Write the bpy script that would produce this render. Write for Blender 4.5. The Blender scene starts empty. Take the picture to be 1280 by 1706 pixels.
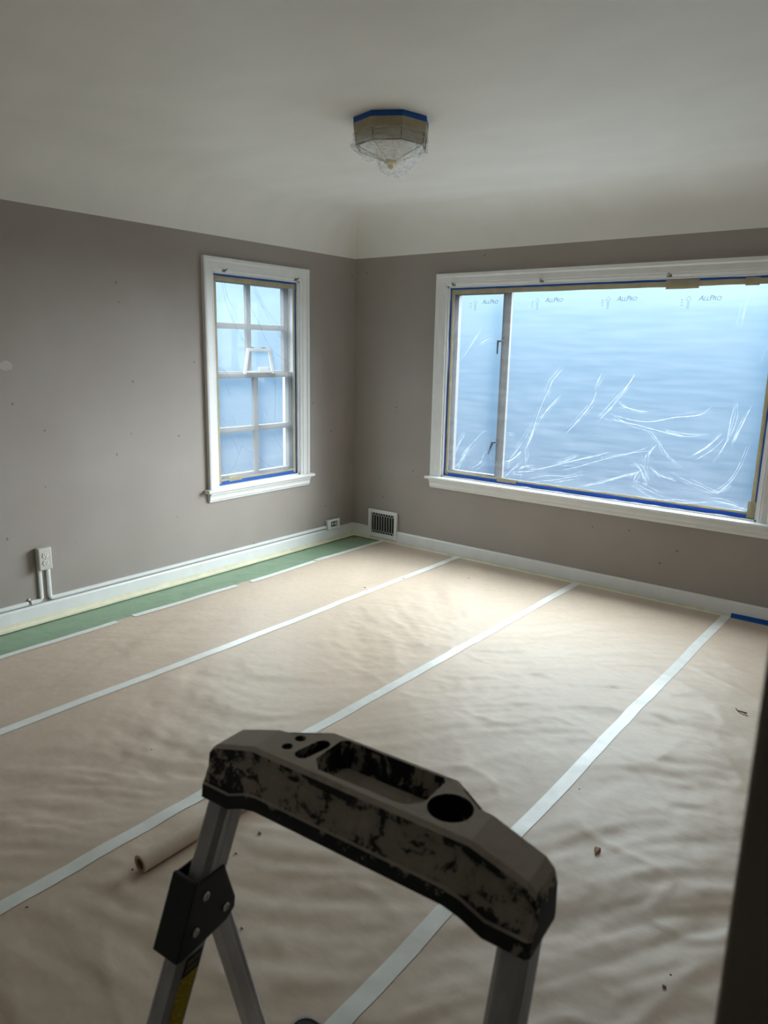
import bpy, bmesh, math, random
import numpy as np
from mathutils import Vector, Matrix

random.seed(7)
scene = bpy.context.scene
col = scene.collection

# ------------------------------------------------------------------ camera
cam_data = bpy.data.cameras.new('camera')
cam = bpy.data.objects.new('camera', cam_data)
col.objects.link(cam)
CAM = Vector((3.685, -4.3355, 1.4531))
yaw, pitch, roll = 0.66042, 0.21833, 0.02067
fwd = Vector((-math.sin(yaw) * math.cos(pitch), math.cos(yaw) * math.cos(pitch), -math.sin(pitch)))
rt = Vector((math.cos(yaw), math.sin(yaw), 0))
up = rt.cross(fwd)
r2 = rt * math.cos(roll) + up * math.sin(roll)
u2 = up * math.cos(roll) - rt * math.sin(roll)
m = Matrix((r2, u2, -fwd)).transposed().to_4x4()
m.translation = CAM
cam.matrix_world = m
cam_data.sensor_fit = 'HORIZONTAL'
cam_data.sensor_width = 36.0
cam_data.lens = 36.0 * 1213.4 / 1280.0
cam_data.clip_start = 0.02
cam_data.dof.use_dof = True
cam_data.dof.focus_distance = 3.4
cam_data.dof.aperture_fstop = 8.5
scene.camera = cam

# ------------------------------------------------------------------ colour management
scene.view_settings.view_transform = 'Standard'
scene.view_settings.look = 'None'
scene.view_settings.gamma = 1.0
scene.view_settings.use_curve_mapping = False
scene.view_settings.exposure = 0.74
scene.cycles.use_denoising = True
scene.cycles.max_bounces = 14
scene.cycles.diffuse_bounces = 8
scene.cycles.transparent_max_bounces = 16
scene.cycles.sample_clamp_indirect = 6.0

# ------------------------------------------------------------------ world: hazy overcast sky, whiter and brighter upwards
SKY = 1.0
world = bpy.data.worlds.new('overcast_sky')
scene.world = world
world.use_nodes = True
wn, wl = world.node_tree.nodes, world.node_tree.links
wn.clear()
w_out = wn.new('ShaderNodeOutputWorld')
w_bg = wn.new('ShaderNodeBackground')
w_tc = wn.new('ShaderNodeTexCoord')
w_sep = wn.new('ShaderNodeSeparateXYZ')
w_map = wn.new('ShaderNodeMapRange')
w_map.inputs['From Min'].default_value = -1.0
w_map.inputs['From Max'].default_value = 1.0
w_ramp = wn.new('ShaderNodeValToRGB')
SKYMAX = 8.0
stops = [(-1.0, (0.80, 0.84, 0.86)), (-0.40, (0.62, 0.70, 0.78)), (-0.16, (0.075, 0.155, 0.265)), (-0.02, (0.13, 0.265, 0.42)), (0.05, (0.24, 0.42, 0.59)),
         (0.10, (0.58, 0.80, 0.95)), (0.20, (1.9, 2.2, 2.4)), (0.40, (4.2, 4.7, 5.0)), (0.70, (6.2, 6.7, 7.0)), (1.0, (7.0, 7.4, 7.6))]
el = w_ramp.color_ramp.elements
while len(el) < len(stops):
    el.new(0.5)
for e, (p, c) in zip(el, stops):
    e.position = (p + 1) / 2
    e.color = (c[0] / SKYMAX, c[1] / SKYMAX, c[2] / SKYMAX, 1)
w_bg.inputs['Strength'].default_value = SKY * SKYMAX
wl.new(w_tc.outputs['Generated'], w_sep.inputs[0])
wl.new(w_sep.outputs['Z'], w_map.inputs['Value'])
wl.new(w_map.outputs[0], w_ramp.inputs[0])
wl.new(w_ramp.outputs[0], w_bg.inputs['Color'])
wl.new(w_bg.outputs[0], w_out.inputs['Surface'])


# sun veiled by thin cloud: a broad soft source high to the right of the picture window
sun_d = bpy.data.lights.new('veiled_sun', 'SUN')
sun_d.energy = 7.0
sun_d.angle = math.radians(55)
sun_d.color = (0.93, 0.97, 1.0)
sun = bpy.data.objects.new('veiled_sun', sun_d)
col.objects.link(sun)
SUN_AZ, SUN_EL = math.radians(40), math.radians(24)
sun_dir = Vector((math.sin(SUN_AZ) * math.cos(SUN_EL), math.cos(SUN_AZ) * math.cos(SUN_EL), math.sin(SUN_EL)))
sun.rotation_euler = sun_dir.to_track_quat('Z', 'Y').to_euler()
sun.location = sun_dir * 8


def portal(name, loc, rot, sx, sy):
    d = bpy.data.lights.new(name, 'AREA')
    d.shape = 'RECTANGLE'
    d.size, d.size_y = sx, sy
    d.cycles.is_portal = True
    o = bpy.data.objects.new(name, d)
    o.location, o.rotation_euler = loc, rot
    col.objects.link(o)


portal('sky_portal_large_window', (1.87, 0.17, 1.235), (math.radians(-90), 0, 0), 2.10, 1.34)
portal('sky_portal_small_window', (-0.17, -0.97, 1.235), (0, math.radians(-90), 0), 1.36, 0.78)

# ------------------------------------------------------------------ helpers
MATS = {}


def nodes_of(name):
    mt = bpy.data.materials.new(name)
    mt.use_nodes = True
    return mt, mt.node_tree.nodes, mt.node_tree.links


def srgb(r, g, b):
    f = lambda c: (c / 255 / 12.92) if c / 255 <= 0.04045 else ((c / 255 + 0.055) / 1.055) ** 2.4
    return (f(r), f(g), f(b))


def mat(name, c, rough=0.6, metal=0.0, noise=0.0, scale=8.0, bump=0.0, bscale=60.0, stretch=(1, 1, 1), spec=0.5, transl=0.0):
    """principled material with a mild procedural tone variation and optional fine bump"""
    mt, n, l = nodes_of(name)
    p = n['Principled BSDF']
    p.inputs['Roughness'].default_value = rough
    p.inputs['Metallic'].default_value = metal
    p.inputs['Specular IOR Level'].default_value = spec
    tc = n.new('ShaderNodeTexCoord')
    mp = n.new('ShaderNodeMapping')
    mp.inputs['Scale'].default_value = stretch
    l.new(tc.outputs['Object'], mp.inputs[0])
    tx = n.new('ShaderNodeTexNoise')
    tx.inputs['Scale'].default_value = scale
    tx.inputs['Detail'].default_value = 5
    l.new(mp.outputs[0], tx.inputs['Vector'])
    rp = n.new('ShaderNodeValToRGB')
    k = noise
    rp.color_ramp.elements[0].position = 0.3
    rp.color_ramp.elements[1].position = 0.7
    rp.color_ramp.elements[0].color = (*[max(0, v * (1 - k)) for v in c], 1)
    rp.color_ramp.elements[1].color = (*[min(1, v * (1 + k)) for v in c], 1)
    l.new(tx.outputs['Fac'], rp.inputs[0])
    l.new(rp.outputs[0], p.inputs['Base Color'])
    if bump > 0:
        b2 = n.new('ShaderNodeTexNoise')
        b2.inputs['Scale'].default_value = bscale
        b2.inputs['Detail'].default_value = 4
        l.new(mp.outputs[0], b2.inputs['Vector'])
        bp = n.new('ShaderNodeBump')
        bp.inputs['Strength'].default_value = bump
        bp.inputs['Distance'].default_value = 0.01
        l.new(b2.outputs['Fac'], bp.inputs['Height'])
        l.new(bp.outputs[0], p.inputs['Normal'])
    if transl > 0:
        tr = n.new('ShaderNodeBsdfTranslucent')
        l.new(rp.outputs[0], tr.inputs['Color'])
        mx = n.new('ShaderNodeMixShader')
        mx.inputs[0].default_value = transl
        l.new(p.outputs[0], mx.inputs[1])
        l.new(tr.outputs[0], mx.inputs[2])
        l.new(mx.outputs[0], n['Material Output'].inputs['Surface'])
    MATS[name] = mt
    return mt


def film_mat(name, clear, tint, gloss=0.05, scale=6.0, var=0.1):
    """thin polyethylene: part of the light goes straight through, part is scattered"""
    mt, n, l = nodes_of(name)
    n.remove(n['Principled BSDF'])
    tp = n.new('ShaderNodeBsdfTransparent')
    tp.inputs['Color'].default_value = (*tint, 1)
    tr = n.new('ShaderNodeBsdfTranslucent')
    tr.inputs['Color'].default_value = (*tint, 1)
    gl = n.new('ShaderNodeBsdfGlossy')
    gl.inputs['Roughness'].default_value = 0.18
    tc = n.new('ShaderNodeTexCoord')
    mp = n.new('ShaderNodeMapping')
    mp.inputs['Scale'].default_value = (0.6, 0.6, 6)
    tx = n.new('ShaderNodeTexNoise')
    tx.inputs['Scale'].default_value = scale
    tx.inputs['Detail'].default_value = 6
    mr = n.new('ShaderNodeMapRange')
    mr.inputs['To Min'].default_value = (1 - clear) - var
    mr.inputs['To Max'].default_value = (1 - clear) + var
    l.new(tc.outputs['Object'], mp.inputs[0])
    l.new(mp.outputs[0], tx.inputs['Vector'])
    l.new(tx.outputs['Fac'], mr.inputs['Value'])
    m1 = n.new('ShaderNodeMixShader')
    l.new(mr.outputs[0], m1.inputs[0])
    l.new(tp.outputs[0], m1.inputs[1])
    l.new(tr.outputs[0], m1.inputs[2])
    m2 = n.new('ShaderNodeMixShader')
    m2.inputs[0].default_value = gloss
    l.new(m1.outputs[0], m2.inputs[1])
    l.new(gl.outputs[0], m2.inputs[2])
    l.new(m2.outputs[0], n['Material Output'].inputs['Surface'])
    MATS[name] = mt
    return mt


class MB:
    """collects vertices and faces of one mesh"""

    def __init__(s):
        s.v, s.f = [], []

    def add(s, vs, fs):
        o = len(s.v)
        s.v += [tuple(v) for v in vs]
        s.f += [tuple(i + o for i in f) for f in fs]
        return s

    def box(s, x0, x1, y0, y1, z0, z1):
        x0, x1 = min(x0, x1), max(x0, x1)
        y0, y1 = min(y0, y1), max(y0, y1)
        z0, z1 = min(z0, z1), max(z0, z1)
        return s.add([(x0, y0, z0), (x1, y0, z0), (x1, y1, z0), (x0, y1, z0), (x0, y0, z1), (x1, y0, z1), (x1, y1, z1), (x0, y1, z1)],
                     [(0, 3, 2, 1), (4, 5, 6, 7), (0, 1, 5, 4), (1, 2, 6, 5), (2, 3, 7, 6), (3, 0, 4, 7)])

    def loft(s, rings, closed=True, caps=True):
        n = len(rings[0])
        vs = [p for r in rings for p in r]
        fs = []
        for i in range(len(rings) - 1):
            for j in range(n if closed else n - 1):
                k = (j + 1) % n
                fs.append((i * n + j, i * n + k, (i + 1) * n + k, (i + 1) * n + j))
        if caps and closed:
            fs.append(tuple(reversed(range(n))))
            fs.append(tuple(range((len(rings) - 1) * n, len(rings) * n)))
        return s.add(vs, fs)

    def tube(s, pts, r, n=10, caps=True):
        pts = [Vector(p) for p in pts]
        rings = []
        for i, p in enumerate(pts):
            t = (pts[min(i + 1, len(pts) - 1)] - pts[max(i - 1, 0)]).normalized()
            a = t.orthogonal().normalized() if i == 0 else (a - t * a.dot(t)).normalized()
            b = t.cross(a)
            rr = r[i] if isinstance(r, (list, tuple)) else r
            rings.append([p + a * rr * math.cos(2 * math.pi * k / n) + b * rr * math.sin(2 * math.pi * k / n) for k in range(n)])
        return s.loft(rings, True, caps)

    def prism(s, poly, fn, d0, d1):
        """poly: 2D outline, fn(a, b, d) -> 3D point"""
        return s.loft([[fn(a, b, d0) for a, b in poly], [fn(a, b, d1) for a, b in poly]])

    def mesh(s, name):
        me = bpy.data.meshes.new(name)
        me.from_pydata([tuple(v) for v in s.v], [], s.f)
        bm = bmesh.new()
        bm.from_mesh(me)
        bmesh.ops.recalc_face_normals(bm, faces=bm.faces)
        bm.to_mesh(me)
        bm.free()
        return me


def link(name, me, material, parent=None, smooth=False, bevel=0.0, loc=None):
    o = bpy.data.objects.new(name, me)
    col.objects.link(o)
    if material and not me.materials:
        me.materials.append(MATS[material] if isinstance(material, str) else material)
    if smooth:
        me.polygons.foreach_set('use_smooth', [True] * len(me.polygons))
    if bevel > 0:
        b = o.modifiers.new('bevel', 'BEVEL')
        b.width, b.segments, b.limit_method = bevel, 2, 'ANGLE'
        b.angle_limit = math.radians(40)
        b.harden_normals = False
    if parent:
        o.parent = parent
    if loc:
        o.location = loc
    return o


def obj(name, mb, material, parent=None, smooth=False, bevel=0.0, loc=None):
    return link(name, mb.mesh(name), material, parent, smooth, bevel, loc)


def tag(o, label, cat, group=None, kind=None):
    o['label'] = label
    o['category'] = cat
    if group:
        o['group'] = group
    if kind:
        o['kind'] = kind
    return o


def struct(o, label=None, cat=None):
    o['kind'] = 'structure'
    if label:
        o['label'] = label
    if cat:
        o['category'] = cat
    return o


def thing(name, label, cat, loc=(0, 0, 0), rz=0.0, group=None):
    o = bpy.data.objects.new(name, None)
    col.objects.link(o)
    o.location = loc
    o.rotation_euler = (0, 0, rz)
    o.empty_display_size = 0.1
    return tag(o, label, cat, group)


def vnoise(x, y, seed=0):
    x = np.asarray(x, float)
    y = np.asarray(y, float)
    xi, yi = np.floor(x).astype(np.int64), np.floor(y).astype(np.int64)
    xf, yf = x - xi, y - yi

    def h(a, b):
        n = (a * 374761393 + b * 668265263 + seed * 2147483647) & 0xFFFFFFFF
        n = ((n ^ (n >> 13)) * 1274126177) & 0xFFFFFFFF
        n = n ^ (n >> 16)
        return (n & 0xFFFF) / 65535.0 * 2 - 1
    u = xf * xf * xf * (xf * (xf * 6 - 15) + 10)
    v = yf * yf * yf * (yf * (yf * 6 - 15) + 10)
    a = h(xi, yi) * (1 - u) + h(xi + 1, yi) * u
    b = h(xi, yi + 1) * (1 - u) + h(xi + 1, yi + 1) * u
    return a * (1 - v) + b * v


def sstep(a, b, x):
    t = np.clip((np.asarray(x, float) - a) / (b - a), 0, 1)
    return t * t * (3 - 2 * t)


# ------------------------------------------------------------------ materials
mat('ceiling_paint', (0.82, 0.81, 0.77), 0.55, noise=0.03, scale=3, bump=0.05, bscale=9, stretch=(1.0, 1.6, 1.0))
mat('trim_paint', (0.80, 0.81, 0.80), 0.35, noise=0.03, scale=12, bump=0.03, bscale=40)
mat('sash_paint_backlit', (0.14, 0.14, 0.135), 0.45, noise=0.06, scale=15)  # pale sash paint, its backlit shade put into the base colour
mat('steel_frame', (0.085, 0.085, 0.085), 0.5, noise=0.15, scale=20)
mat('dark_metal', (0.05, 0.05, 0.055), 0.4, 0.4, noise=0.2)
mat('bracket_metal', (0.35, 0.34, 0.32), 0.35, 0.8, noise=0.2, scale=40)
mat('kraft_paper', (0.615, 0.50, 0.39), 0.47, noise=0.05, scale=30, bump=0.06, bscale=210, stretch=(1, 2.2, 1), spec=0.55)
mat('green_paper', srgb(140, 168, 138), 0.45, noise=0.07, scale=10, bump=0.15, bscale=30)
mat('masking_tape_white', (0.84, 0.86, 0.82), 0.30, noise=0.05, scale=22, bump=0.05, bscale=50)
mat('masking_tape_cream', (0.78, 0.75, 0.58), 0.5, noise=0.08, scale=18, bump=0.05, bscale=50)
mat('masking_tape_tan', (0.58, 0.52, 0.36), 0.5, noise=0.10, scale=18, transl=0.35)
mat('blue_tape', (0.015, 0.13, 0.50), 0.5, noise=0.08, scale=20, transl=0.25)
mat('white_plastic', (0.72, 0.71, 0.67), 0.3, noise=0.03)
mat('outlet_plate', (0.62, 0.60, 0.55), 0.25, noise=0.06, scale=20)
mat('dark_slot', (0.01, 0.01, 0.01), 0.6)
mat('glass_panel_side', (0.42, 0.40, 0.30), 0.25, noise=0.1, scale=12)
mat('glass_panel_milk', (0.86, 0.87, 0.85), 0.25, noise=0.03, scale=10)
mat('brass_came', (0.10, 0.05, 0.02), 0.4, 0.7, noise=0.2)
mat('brass', (0.55, 0.42, 0.16), 0.3, 0.9, noise=0.1)
mat('aluminium', (0.52, 0.52, 0.53), 0.45, 0.35, noise=0.12, scale=10, bump=0.05, bscale=60, stretch=(6, 6, 0.6))
mat('black_plastic', (0.012, 0.012, 0.013), 0.45, noise=0.3, scale=20)
mat('tread_rubber', (0.06, 0.06, 0.065), 0.6, noise=0.2, scale=40)
mat('rivet_metal', (0.55, 0.55, 0.55), 0.3, 0.9, noise=0.1)
mat('hall_wall', (0.38, 0.34, 0.30), 0.6, noise=0.05)
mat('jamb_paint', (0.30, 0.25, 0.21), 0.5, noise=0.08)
mat('wood_floor', (0.14, 0.075, 0.035), 0.4, noise=0.25, scale=6, stretch=(8, 1, 1))
mat('wood_chip', (0.42, 0.27, 0.15), 0.6, noise=0.15)
mat('header_print', (0.16, 0.13, 0.04), 0.5, noise=0.3, scale=200)
mat('cardboard', (0.33, 0.22, 0.14), 0.8, noise=0.1, scale=30)
mat('paint_flake', (0.06, 0.04, 0.03), 0.6, noise=0.2)
mat('plaster_crumb', (0.62, 0.58, 0.50), 0.7, noise=0.1)
film_mat('window_film', 0.95, (0.97, 0.985, 1.0), gloss=0.012, var=0.03)
film_mat('film_fold', 0.80, (0.99, 0.995, 1.0), gloss=0.03, var=0.14, scale=14)
film_mat('bag_film', 0.74, (0.98, 0.99, 1.0), gloss=0.09, var=0.20, scale=24)
film_mat('small_window_film', 0.87, (0.97, 0.985, 1.0), gloss=0.010, var=0.04)
film_mat('film_fold_shade', 0.85, (0.62, 0.68, 0.72), gloss=0.02, var=0.08, scale=14)  # refracted shade of the folds put into the film tint

film_mat('print_ink', 0.9, (0.46, 0.53, 0.57), gloss=0.0, var=0.05)

# window glass: clear with a weak reflection
_m, _n, _l = nodes_of('window_glass')
_n.remove(_n['Principled BSDF'])
_t = _n.new('ShaderNodeBsdfTransparent')
_t.inputs['Color'].default_value = (0.96, 0.98, 0.98, 1)
_g = _n.new('ShaderNodeBsdfGlossy')
_g.inputs['Roughness'].default_value = 0.02
_x = _n.new('ShaderNodeMixShader')
_x.inputs[0].default_value = 0.007
_l.new(_t.outputs[0], _x.inputs[1])
_l.new(_g.outputs[0], _x.inputs[2])
_l.new(_x.outputs[0], _n['Material Output'].inputs['Surface'])
MATS['window_glass'] = _m


def wall_material():
    mt, n, l = nodes_of('taupe_wall_paint')
    p = n['Principled BSDF']
    p.inputs['Roughness'].default_value = 0.55
    p.inputs['Specular IOR Level'].default_value = 0.35
    tc = n.new('ShaderNodeTexCoord')
    n1 = n.new('ShaderNodeTexNoise')
    n1.inputs['Scale'].default_value = 2.2
    n1.inputs['Detail'].default_value = 6
    l.new(tc.outputs['Object'], n1.inputs['Vector'])
    r1 = n.new('ShaderNodeValToRGB')
    r1.color_ramp.elements[0].position, r1.color_ramp.elements[1].position = 0.3, 0.72
    r1.color_ramp.elements[0].color = (0.340, 0.300, 0.272, 1)
    r1.color_ramp.elements[1].color = (0.375, 0.340, 0.310, 1)
    l.new(n1.outputs['Fac'], r1.inputs[0])
    # small nail holes and scuffs
    vo = n.new('ShaderNodeTexVoronoi')
    vo.inputs['Scale'].default_value = 8.0
    vo.inputs['Randomness'].default_value = 1.0
    l.new(tc.outputs['Object'], vo.inputs['Vector'])
    dn = n.new('ShaderNodeTexNoise')
    dn.inputs['Scale'].default_value = 70
    l.new(tc.outputs['Object'], dn.inputs['Vector'])
    sm = n.new('ShaderNodeMath')
    sm.operation = 'MULTIPLY_ADD'
    sm.inputs[1].default_value = 0.10
    l.new(dn.outputs['Fac'], sm.inputs[0])
    l.new(vo.outputs['Distance'], sm.inputs[2])
    lt = n.new('ShaderNodeMath')
    lt.operation = 'LESS_THAN'
    lt.inputs[1].default_value = 0.105
    l.new(sm.outputs[0], lt.inputs[0])
    mask = n.new('ShaderNodeMath')
    mask.operation = 'MULTIPLY'
    mask.inputs[1].default_value = 0.55
    l.new(lt.outputs[0], mask.inputs[0])
    mx = n.new('ShaderNodeMix')
    mx.data_type = 'RGBA'
    mx.inputs[7].default_value = (0.10, 0.085, 0.075, 1)
    l.new(mask.outputs[0], mx.inputs[0])
    l.new(r1.outputs[0], mx.inputs[6])
    l.new(mx.outputs[2], p.inputs['Base Color'])
    # canvas-like weave under the paint
    mp = n.new('ShaderNodeMapping')
    mp.inputs['Scale'].default_value = (1, 1, 5)
    l.new(tc.outputs['Object'], mp.inputs[0])
    n2 = n.new('ShaderNodeTexNoise')
    n2.inputs['Scale'].default_value = 90
    n2.inputs['Detail'].default_value = 3
    l.new(mp.outputs[0], n2.inputs['Vector'])
    bp = n.new('ShaderNodeBump')
    bp.inputs['Strength'].default_value = 0.12
    bp.inputs['Distance'].default_value = 0.006
    l.new(n2.outputs['Fac'], bp.inputs['Height'])
    l.new(bp.outputs[0], p.inputs['Normal'])
    MATS['wall'] = mt


wall_material()


def cap_material():
    """black plastic smeared with dried plaster, dustier on upward faces"""
    mt, n, l = nodes_of('plaster_smeared_plastic')
    p = n['Principled BSDF']
    p.inputs['Roughness'].default_value = 0.6
    tc = n.new('ShaderNodeTexCoord')
    n1 = n.new('ShaderNodeTexNoise')
    n1.inputs['Scale'].default_value = 26
    n1.inputs['Detail'].default_value = 11
    n1.inputs['Roughness'].default_value = 0.74
    n1.inputs['Distortion'].default_value = 0.45
    l.new(tc.outputs['Object'], n1.inputs['Vector'])
    ge = n.new('ShaderNodeNewGeometry')
    sp = n.new('ShaderNodeSeparateXYZ')
    l.new(ge.outputs['Normal'], sp.inputs[0])
    mr = n.new('ShaderNodeMapRange')
    mr.inputs['From Min'].default_value = 0.1
    mr.inputs['From Max'].default_value = 0.8
    mr.inputs['To Min'].default_value = 0.0
    mr.inputs['To Max'].default_value = 0.25
    l.new(sp.outputs['Z'], mr.inputs['Value'])
    ad = n.new('ShaderNodeMath')
    ad.operation = 'ADD'
    l.new(n1.outputs['Fac'], ad.inputs[0])
    l.new(mr.outputs[0], ad.inputs[1])
    so = n.new('ShaderNodeSeparateXYZ')
    l.new(tc.outputs['Object'], so.inputs[0])
    mz = n.new('ShaderNodeMapRange')
    mz.inputs['From Min'].default_value = 0.895
    mz.inputs['From Max'].default_value = 0.880
    mz.inputs['To Max'].default_value = -0.075
    l.new(so.outputs['Z'], mz.inputs['Value'])
    ad2 = n.new('ShaderNodeMath')
    ad2.operation = 'ADD'
    l.new(ad.outputs[0], ad2.inputs[0])
    l.new(mz.outputs[0], ad2.inputs[1])
    ad = ad2
    rp = n.new('ShaderNodeValToRGB')
    e = rp.color_ramp.elements
    e[0].position, e[0].color = 0.532, (0.012, 0.012, 0.012, 1)
    e[1].position, e[1].color = 0.556, (0.36, 0.32, 0.27, 1)
    e2 = e.new(0.75)
    e2.color = (0.50, 0.45, 0.39, 1)
    l.new(ad.outputs[0], rp.inputs[0])
    l.new(rp.outputs[0], p.inputs['Base Color'])
    bp = n.new('ShaderNodeBump')
    bp.inputs['Strength'].default_value = 0.25
    bp.inputs['Distance'].default_value = 0.004
    l.new(ad.outputs[0], bp.inputs['Height'])
    l.new(bp.outputs[0], p.inputs['Normal'])
    MATS['cap'] = mt


cap_material()


def label_material():
    """yellow safety label with rows of fine dark print"""
    mt, n, l = nodes_of('yellow_label_print')
    p = n['Principled BSDF']
    p.inputs['Roughness'].default_value = 0.4
    tc = n.new('ShaderNodeTexCoord')
    mp = n.new('ShaderNodeMapping')
    mp.inputs['Scale'].default_value = (1, 1, 1)
    l.new(tc.outputs['Object'], mp.inputs[0])
    sp = n.new('ShaderNodeSeparateXYZ')
    l.new(mp.outputs[0], sp.inputs[0])
    wv = n.new('ShaderNodeMath')
    wv.operation = 'SINE'
    ml = n.new('ShaderNodeMath')
    ml.operation = 'MULTIPLY'
    ml.inputs[1].default_value = 2 * math.pi / 0.0042
    l.new(sp.outputs['Z'], ml.inputs[0])
    l.new(ml.outputs[0], wv.inputs[0])
    n1 = n.new('ShaderNodeTexNoise')
    n1.inputs['Scale'].default_value = 260
    l.new(tc.outputs['Object'], n1.inputs['Vector'])
    a = n.new('ShaderNodeMath')
    a.operation = 'MULTIPLY_ADD'
    a.inputs[1].default_value = 0.35
    l.new(wv.outputs[0], a.inputs[0])
    l.new(n1.outputs['Fac'], a.inputs[2])
    gt = n.new('ShaderNodeMath')
    gt.operation = 'GREATER_THAN'
    gt.inputs[1].default_value = 0.68
    l.new(a.outputs[0], gt.inputs[0])
    mx = n.new('ShaderNodeMix')
    mx.data_type = 'RGBA'
    mx.inputs[6].default_value = (0.75, 0.55, 0.01, 1)
    mx.inputs[7].default_value = (0.05, 0.04, 0.01, 1)
    l.new(gt.outputs[0], mx.inputs[0])
    l.new(mx.outputs[2], p.inputs['Base Color'])
    MATS['label'] = mt


label_material()

# ------------------------------------------------------------------ room shell
XR = 3.625      # right wall face
YR = -4.95      # rear wall face
H0 = 2.11       # height where the cove starts
HC = 2.38       # ceiling height
TH = 0.16
WZ = 2.50
# openings (along wall, height)
LW = (-1.345, -0.597, 0.565, 1.905)     # left window: y0, y1, z0, z1
BW = (0.828, 2.908, 0.575, 1.888)       # back window: x0, x1, z0, z1
OP = (-4.85, -3.90, 2.04)               # opening in the right wall: y0, y1, top

w = MB()
w.box(-TH, 0, YR - TH, LW[0], 0, WZ).box(-TH, 0, LW[1], TH, 0, WZ)
w.box(-TH, 0, LW[0], LW[1], 0, LW[2]).box(-TH, 0, LW[0], LW[1], LW[3], WZ)
struct(obj('wall_left', w, 'wall'), 'taupe painted left wall with small paned window', 'wall')
w = MB()
w.box(0, BW[0], 0, TH, 0, WZ).box(BW[1], XR + 0.12, 0, TH, 0, WZ)
w.box(BW[0], BW[1], 0, TH, 0, BW[2]).box(BW[0], BW[1], 0, TH, BW[3], WZ)
struct(obj('wall_back', w, 'wall'), 'shaded taupe wall around the wide picture window', 'wall')
w = MB()
w.box(XR, XR + 0.12, OP[1] + 0.02, 0, 0, WZ).box(XR, XR + 0.12, YR - TH, OP[0] - 0.02, 0, WZ)
w.box(XR, XR + 0.12, OP[0] - 0.02, OP[1] + 0.02, OP[2] + 0.02, WZ)
struct(obj('wall_right', w, 'wall'), 'taupe right wall with open doorway beside the camera', 'wall')
w = MB().box(0, XR, YR - TH, YR, 0, WZ)
struct(obj('wall_rear', w, 'wall'), 'taupe rear wall behind the camera', 'wall')
w = MB().box(-TH, XR + 0.12, YR - TH, TH, -0.12, 0.0)
struct(obj('floor', w, 'wood_floor'), 'wood floor hidden under brown masking paper', 'floor')

# door opening lining and casing (the dark edge at the right of the frame)
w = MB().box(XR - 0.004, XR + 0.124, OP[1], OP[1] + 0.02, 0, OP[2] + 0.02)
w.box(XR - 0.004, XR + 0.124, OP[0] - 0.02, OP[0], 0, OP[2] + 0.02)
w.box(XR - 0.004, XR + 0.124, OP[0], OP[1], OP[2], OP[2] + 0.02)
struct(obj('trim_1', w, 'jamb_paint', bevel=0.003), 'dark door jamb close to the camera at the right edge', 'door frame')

# dark hallway behind the camera
HX = XR + 0.12
w = MB().box(HX + 1.2, HX + 1.3, -5.4, -3.2, 0, WZ).box(HX, HX + 1.3, -3.3, -3.2, 0, WZ).box(HX, HX + 1.3, -5.5, -5.4, 0, WZ)
w.box(HX - 0.001, HX + 0.01, -5.4, YR - TH, 0, WZ)
struct(obj('wall_hall', w, 'hall_wall'), 'dim hallway walls behind the camera', 'wall')
w = MB().box(HX, HX + 1.3, -5.5, -3.2, -0.12, 0)
struct(obj('floor_hall', w, 'wood_floor'), 'hallway wood floor behind the camera', 'floor')
w = MB().box(HX, HX + 1.3, -5.5, -3.2, WZ, WZ + 0.1)
struct(obj('ceiling_hall', w, 'hall_wall'), 'hallway ceiling behind the camera', 'ceiling')


def ceiling():
    R = HC - H0
    n = 12
    rings = []
    for i in range(n + 1):
        t = math.pi / 2 * i / n
        ins = R * (1 - math.cos(t))
        z = H0 + R * math.sin(t)
        rings.append([(ins, -ins, z), (ins, YR + ins, z), (XR - ins, YR + ins, z), (XR - ins, -ins, z)])
    # start with a small lip against the wall
    vs = [p for r in rings for p in r]
    fs = []
    for i in range(n):
        for j in range(4):
            k = (j + 1) % 4
            fs.append((i * 4 + j, i * 4 + k, (i + 1) * 4 + k, (i + 1) * 4 + j))
    fs.append((n * 4, n * 4 + 1, n * 4 + 2, n * 4 + 3))
    me = bpy.data.meshes.new('ceiling')
    me.from_pydata(vs, [], fs)
    me.polygons.foreach_set('use_smooth', [True] * len(me.polygons))
    bm = bmesh.new()
    bm.from_mesh(me)
    for e in bm.edges:
        a, b = e.verts
        if a.index % 4 == b.index % 4 and abs(a.co.z - b.co.z) > 1e-6:
            e.smooth = False
    bmesh.ops.recalc_face_normals(bm, faces=bm.faces)
    # slab above, so that no sky leaks in
    bmesh.ops.create_cube(bm, size=1.0, matrix=Matrix.Translation(((XR - TH + 0.12) / 2, (YR) / 2, WZ + 0.05)) @ Matrix.Diagonal((XR + TH + 0.12, -YR + 2 * TH, 0.1, 1)))
    bm.to_mesh(me)
    bm.free()
    struct(link('ceiling', me, 'ceiling_paint'), 'off-white coved plaster ceiling', 'ceiling')


ceiling()

# baseboards
BH = 0.104


def base_profile(fn, a0, a1, name, segs, label):
    o = None
    prof = [(0, 0), (0.016, 0), (0.016, BH - 0.010), (0.012, BH - 0.002), (0.006, BH), (0, BH)]
    mb = MB()
    for s0, s1 in segs:
        mb.loft([[fn(s0, d, z) for d, z in prof], [fn(s1, d, z) for d, z in prof]])
    return struct(obj(name, mb, 'trim_paint'), label, 'baseboard')


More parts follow.
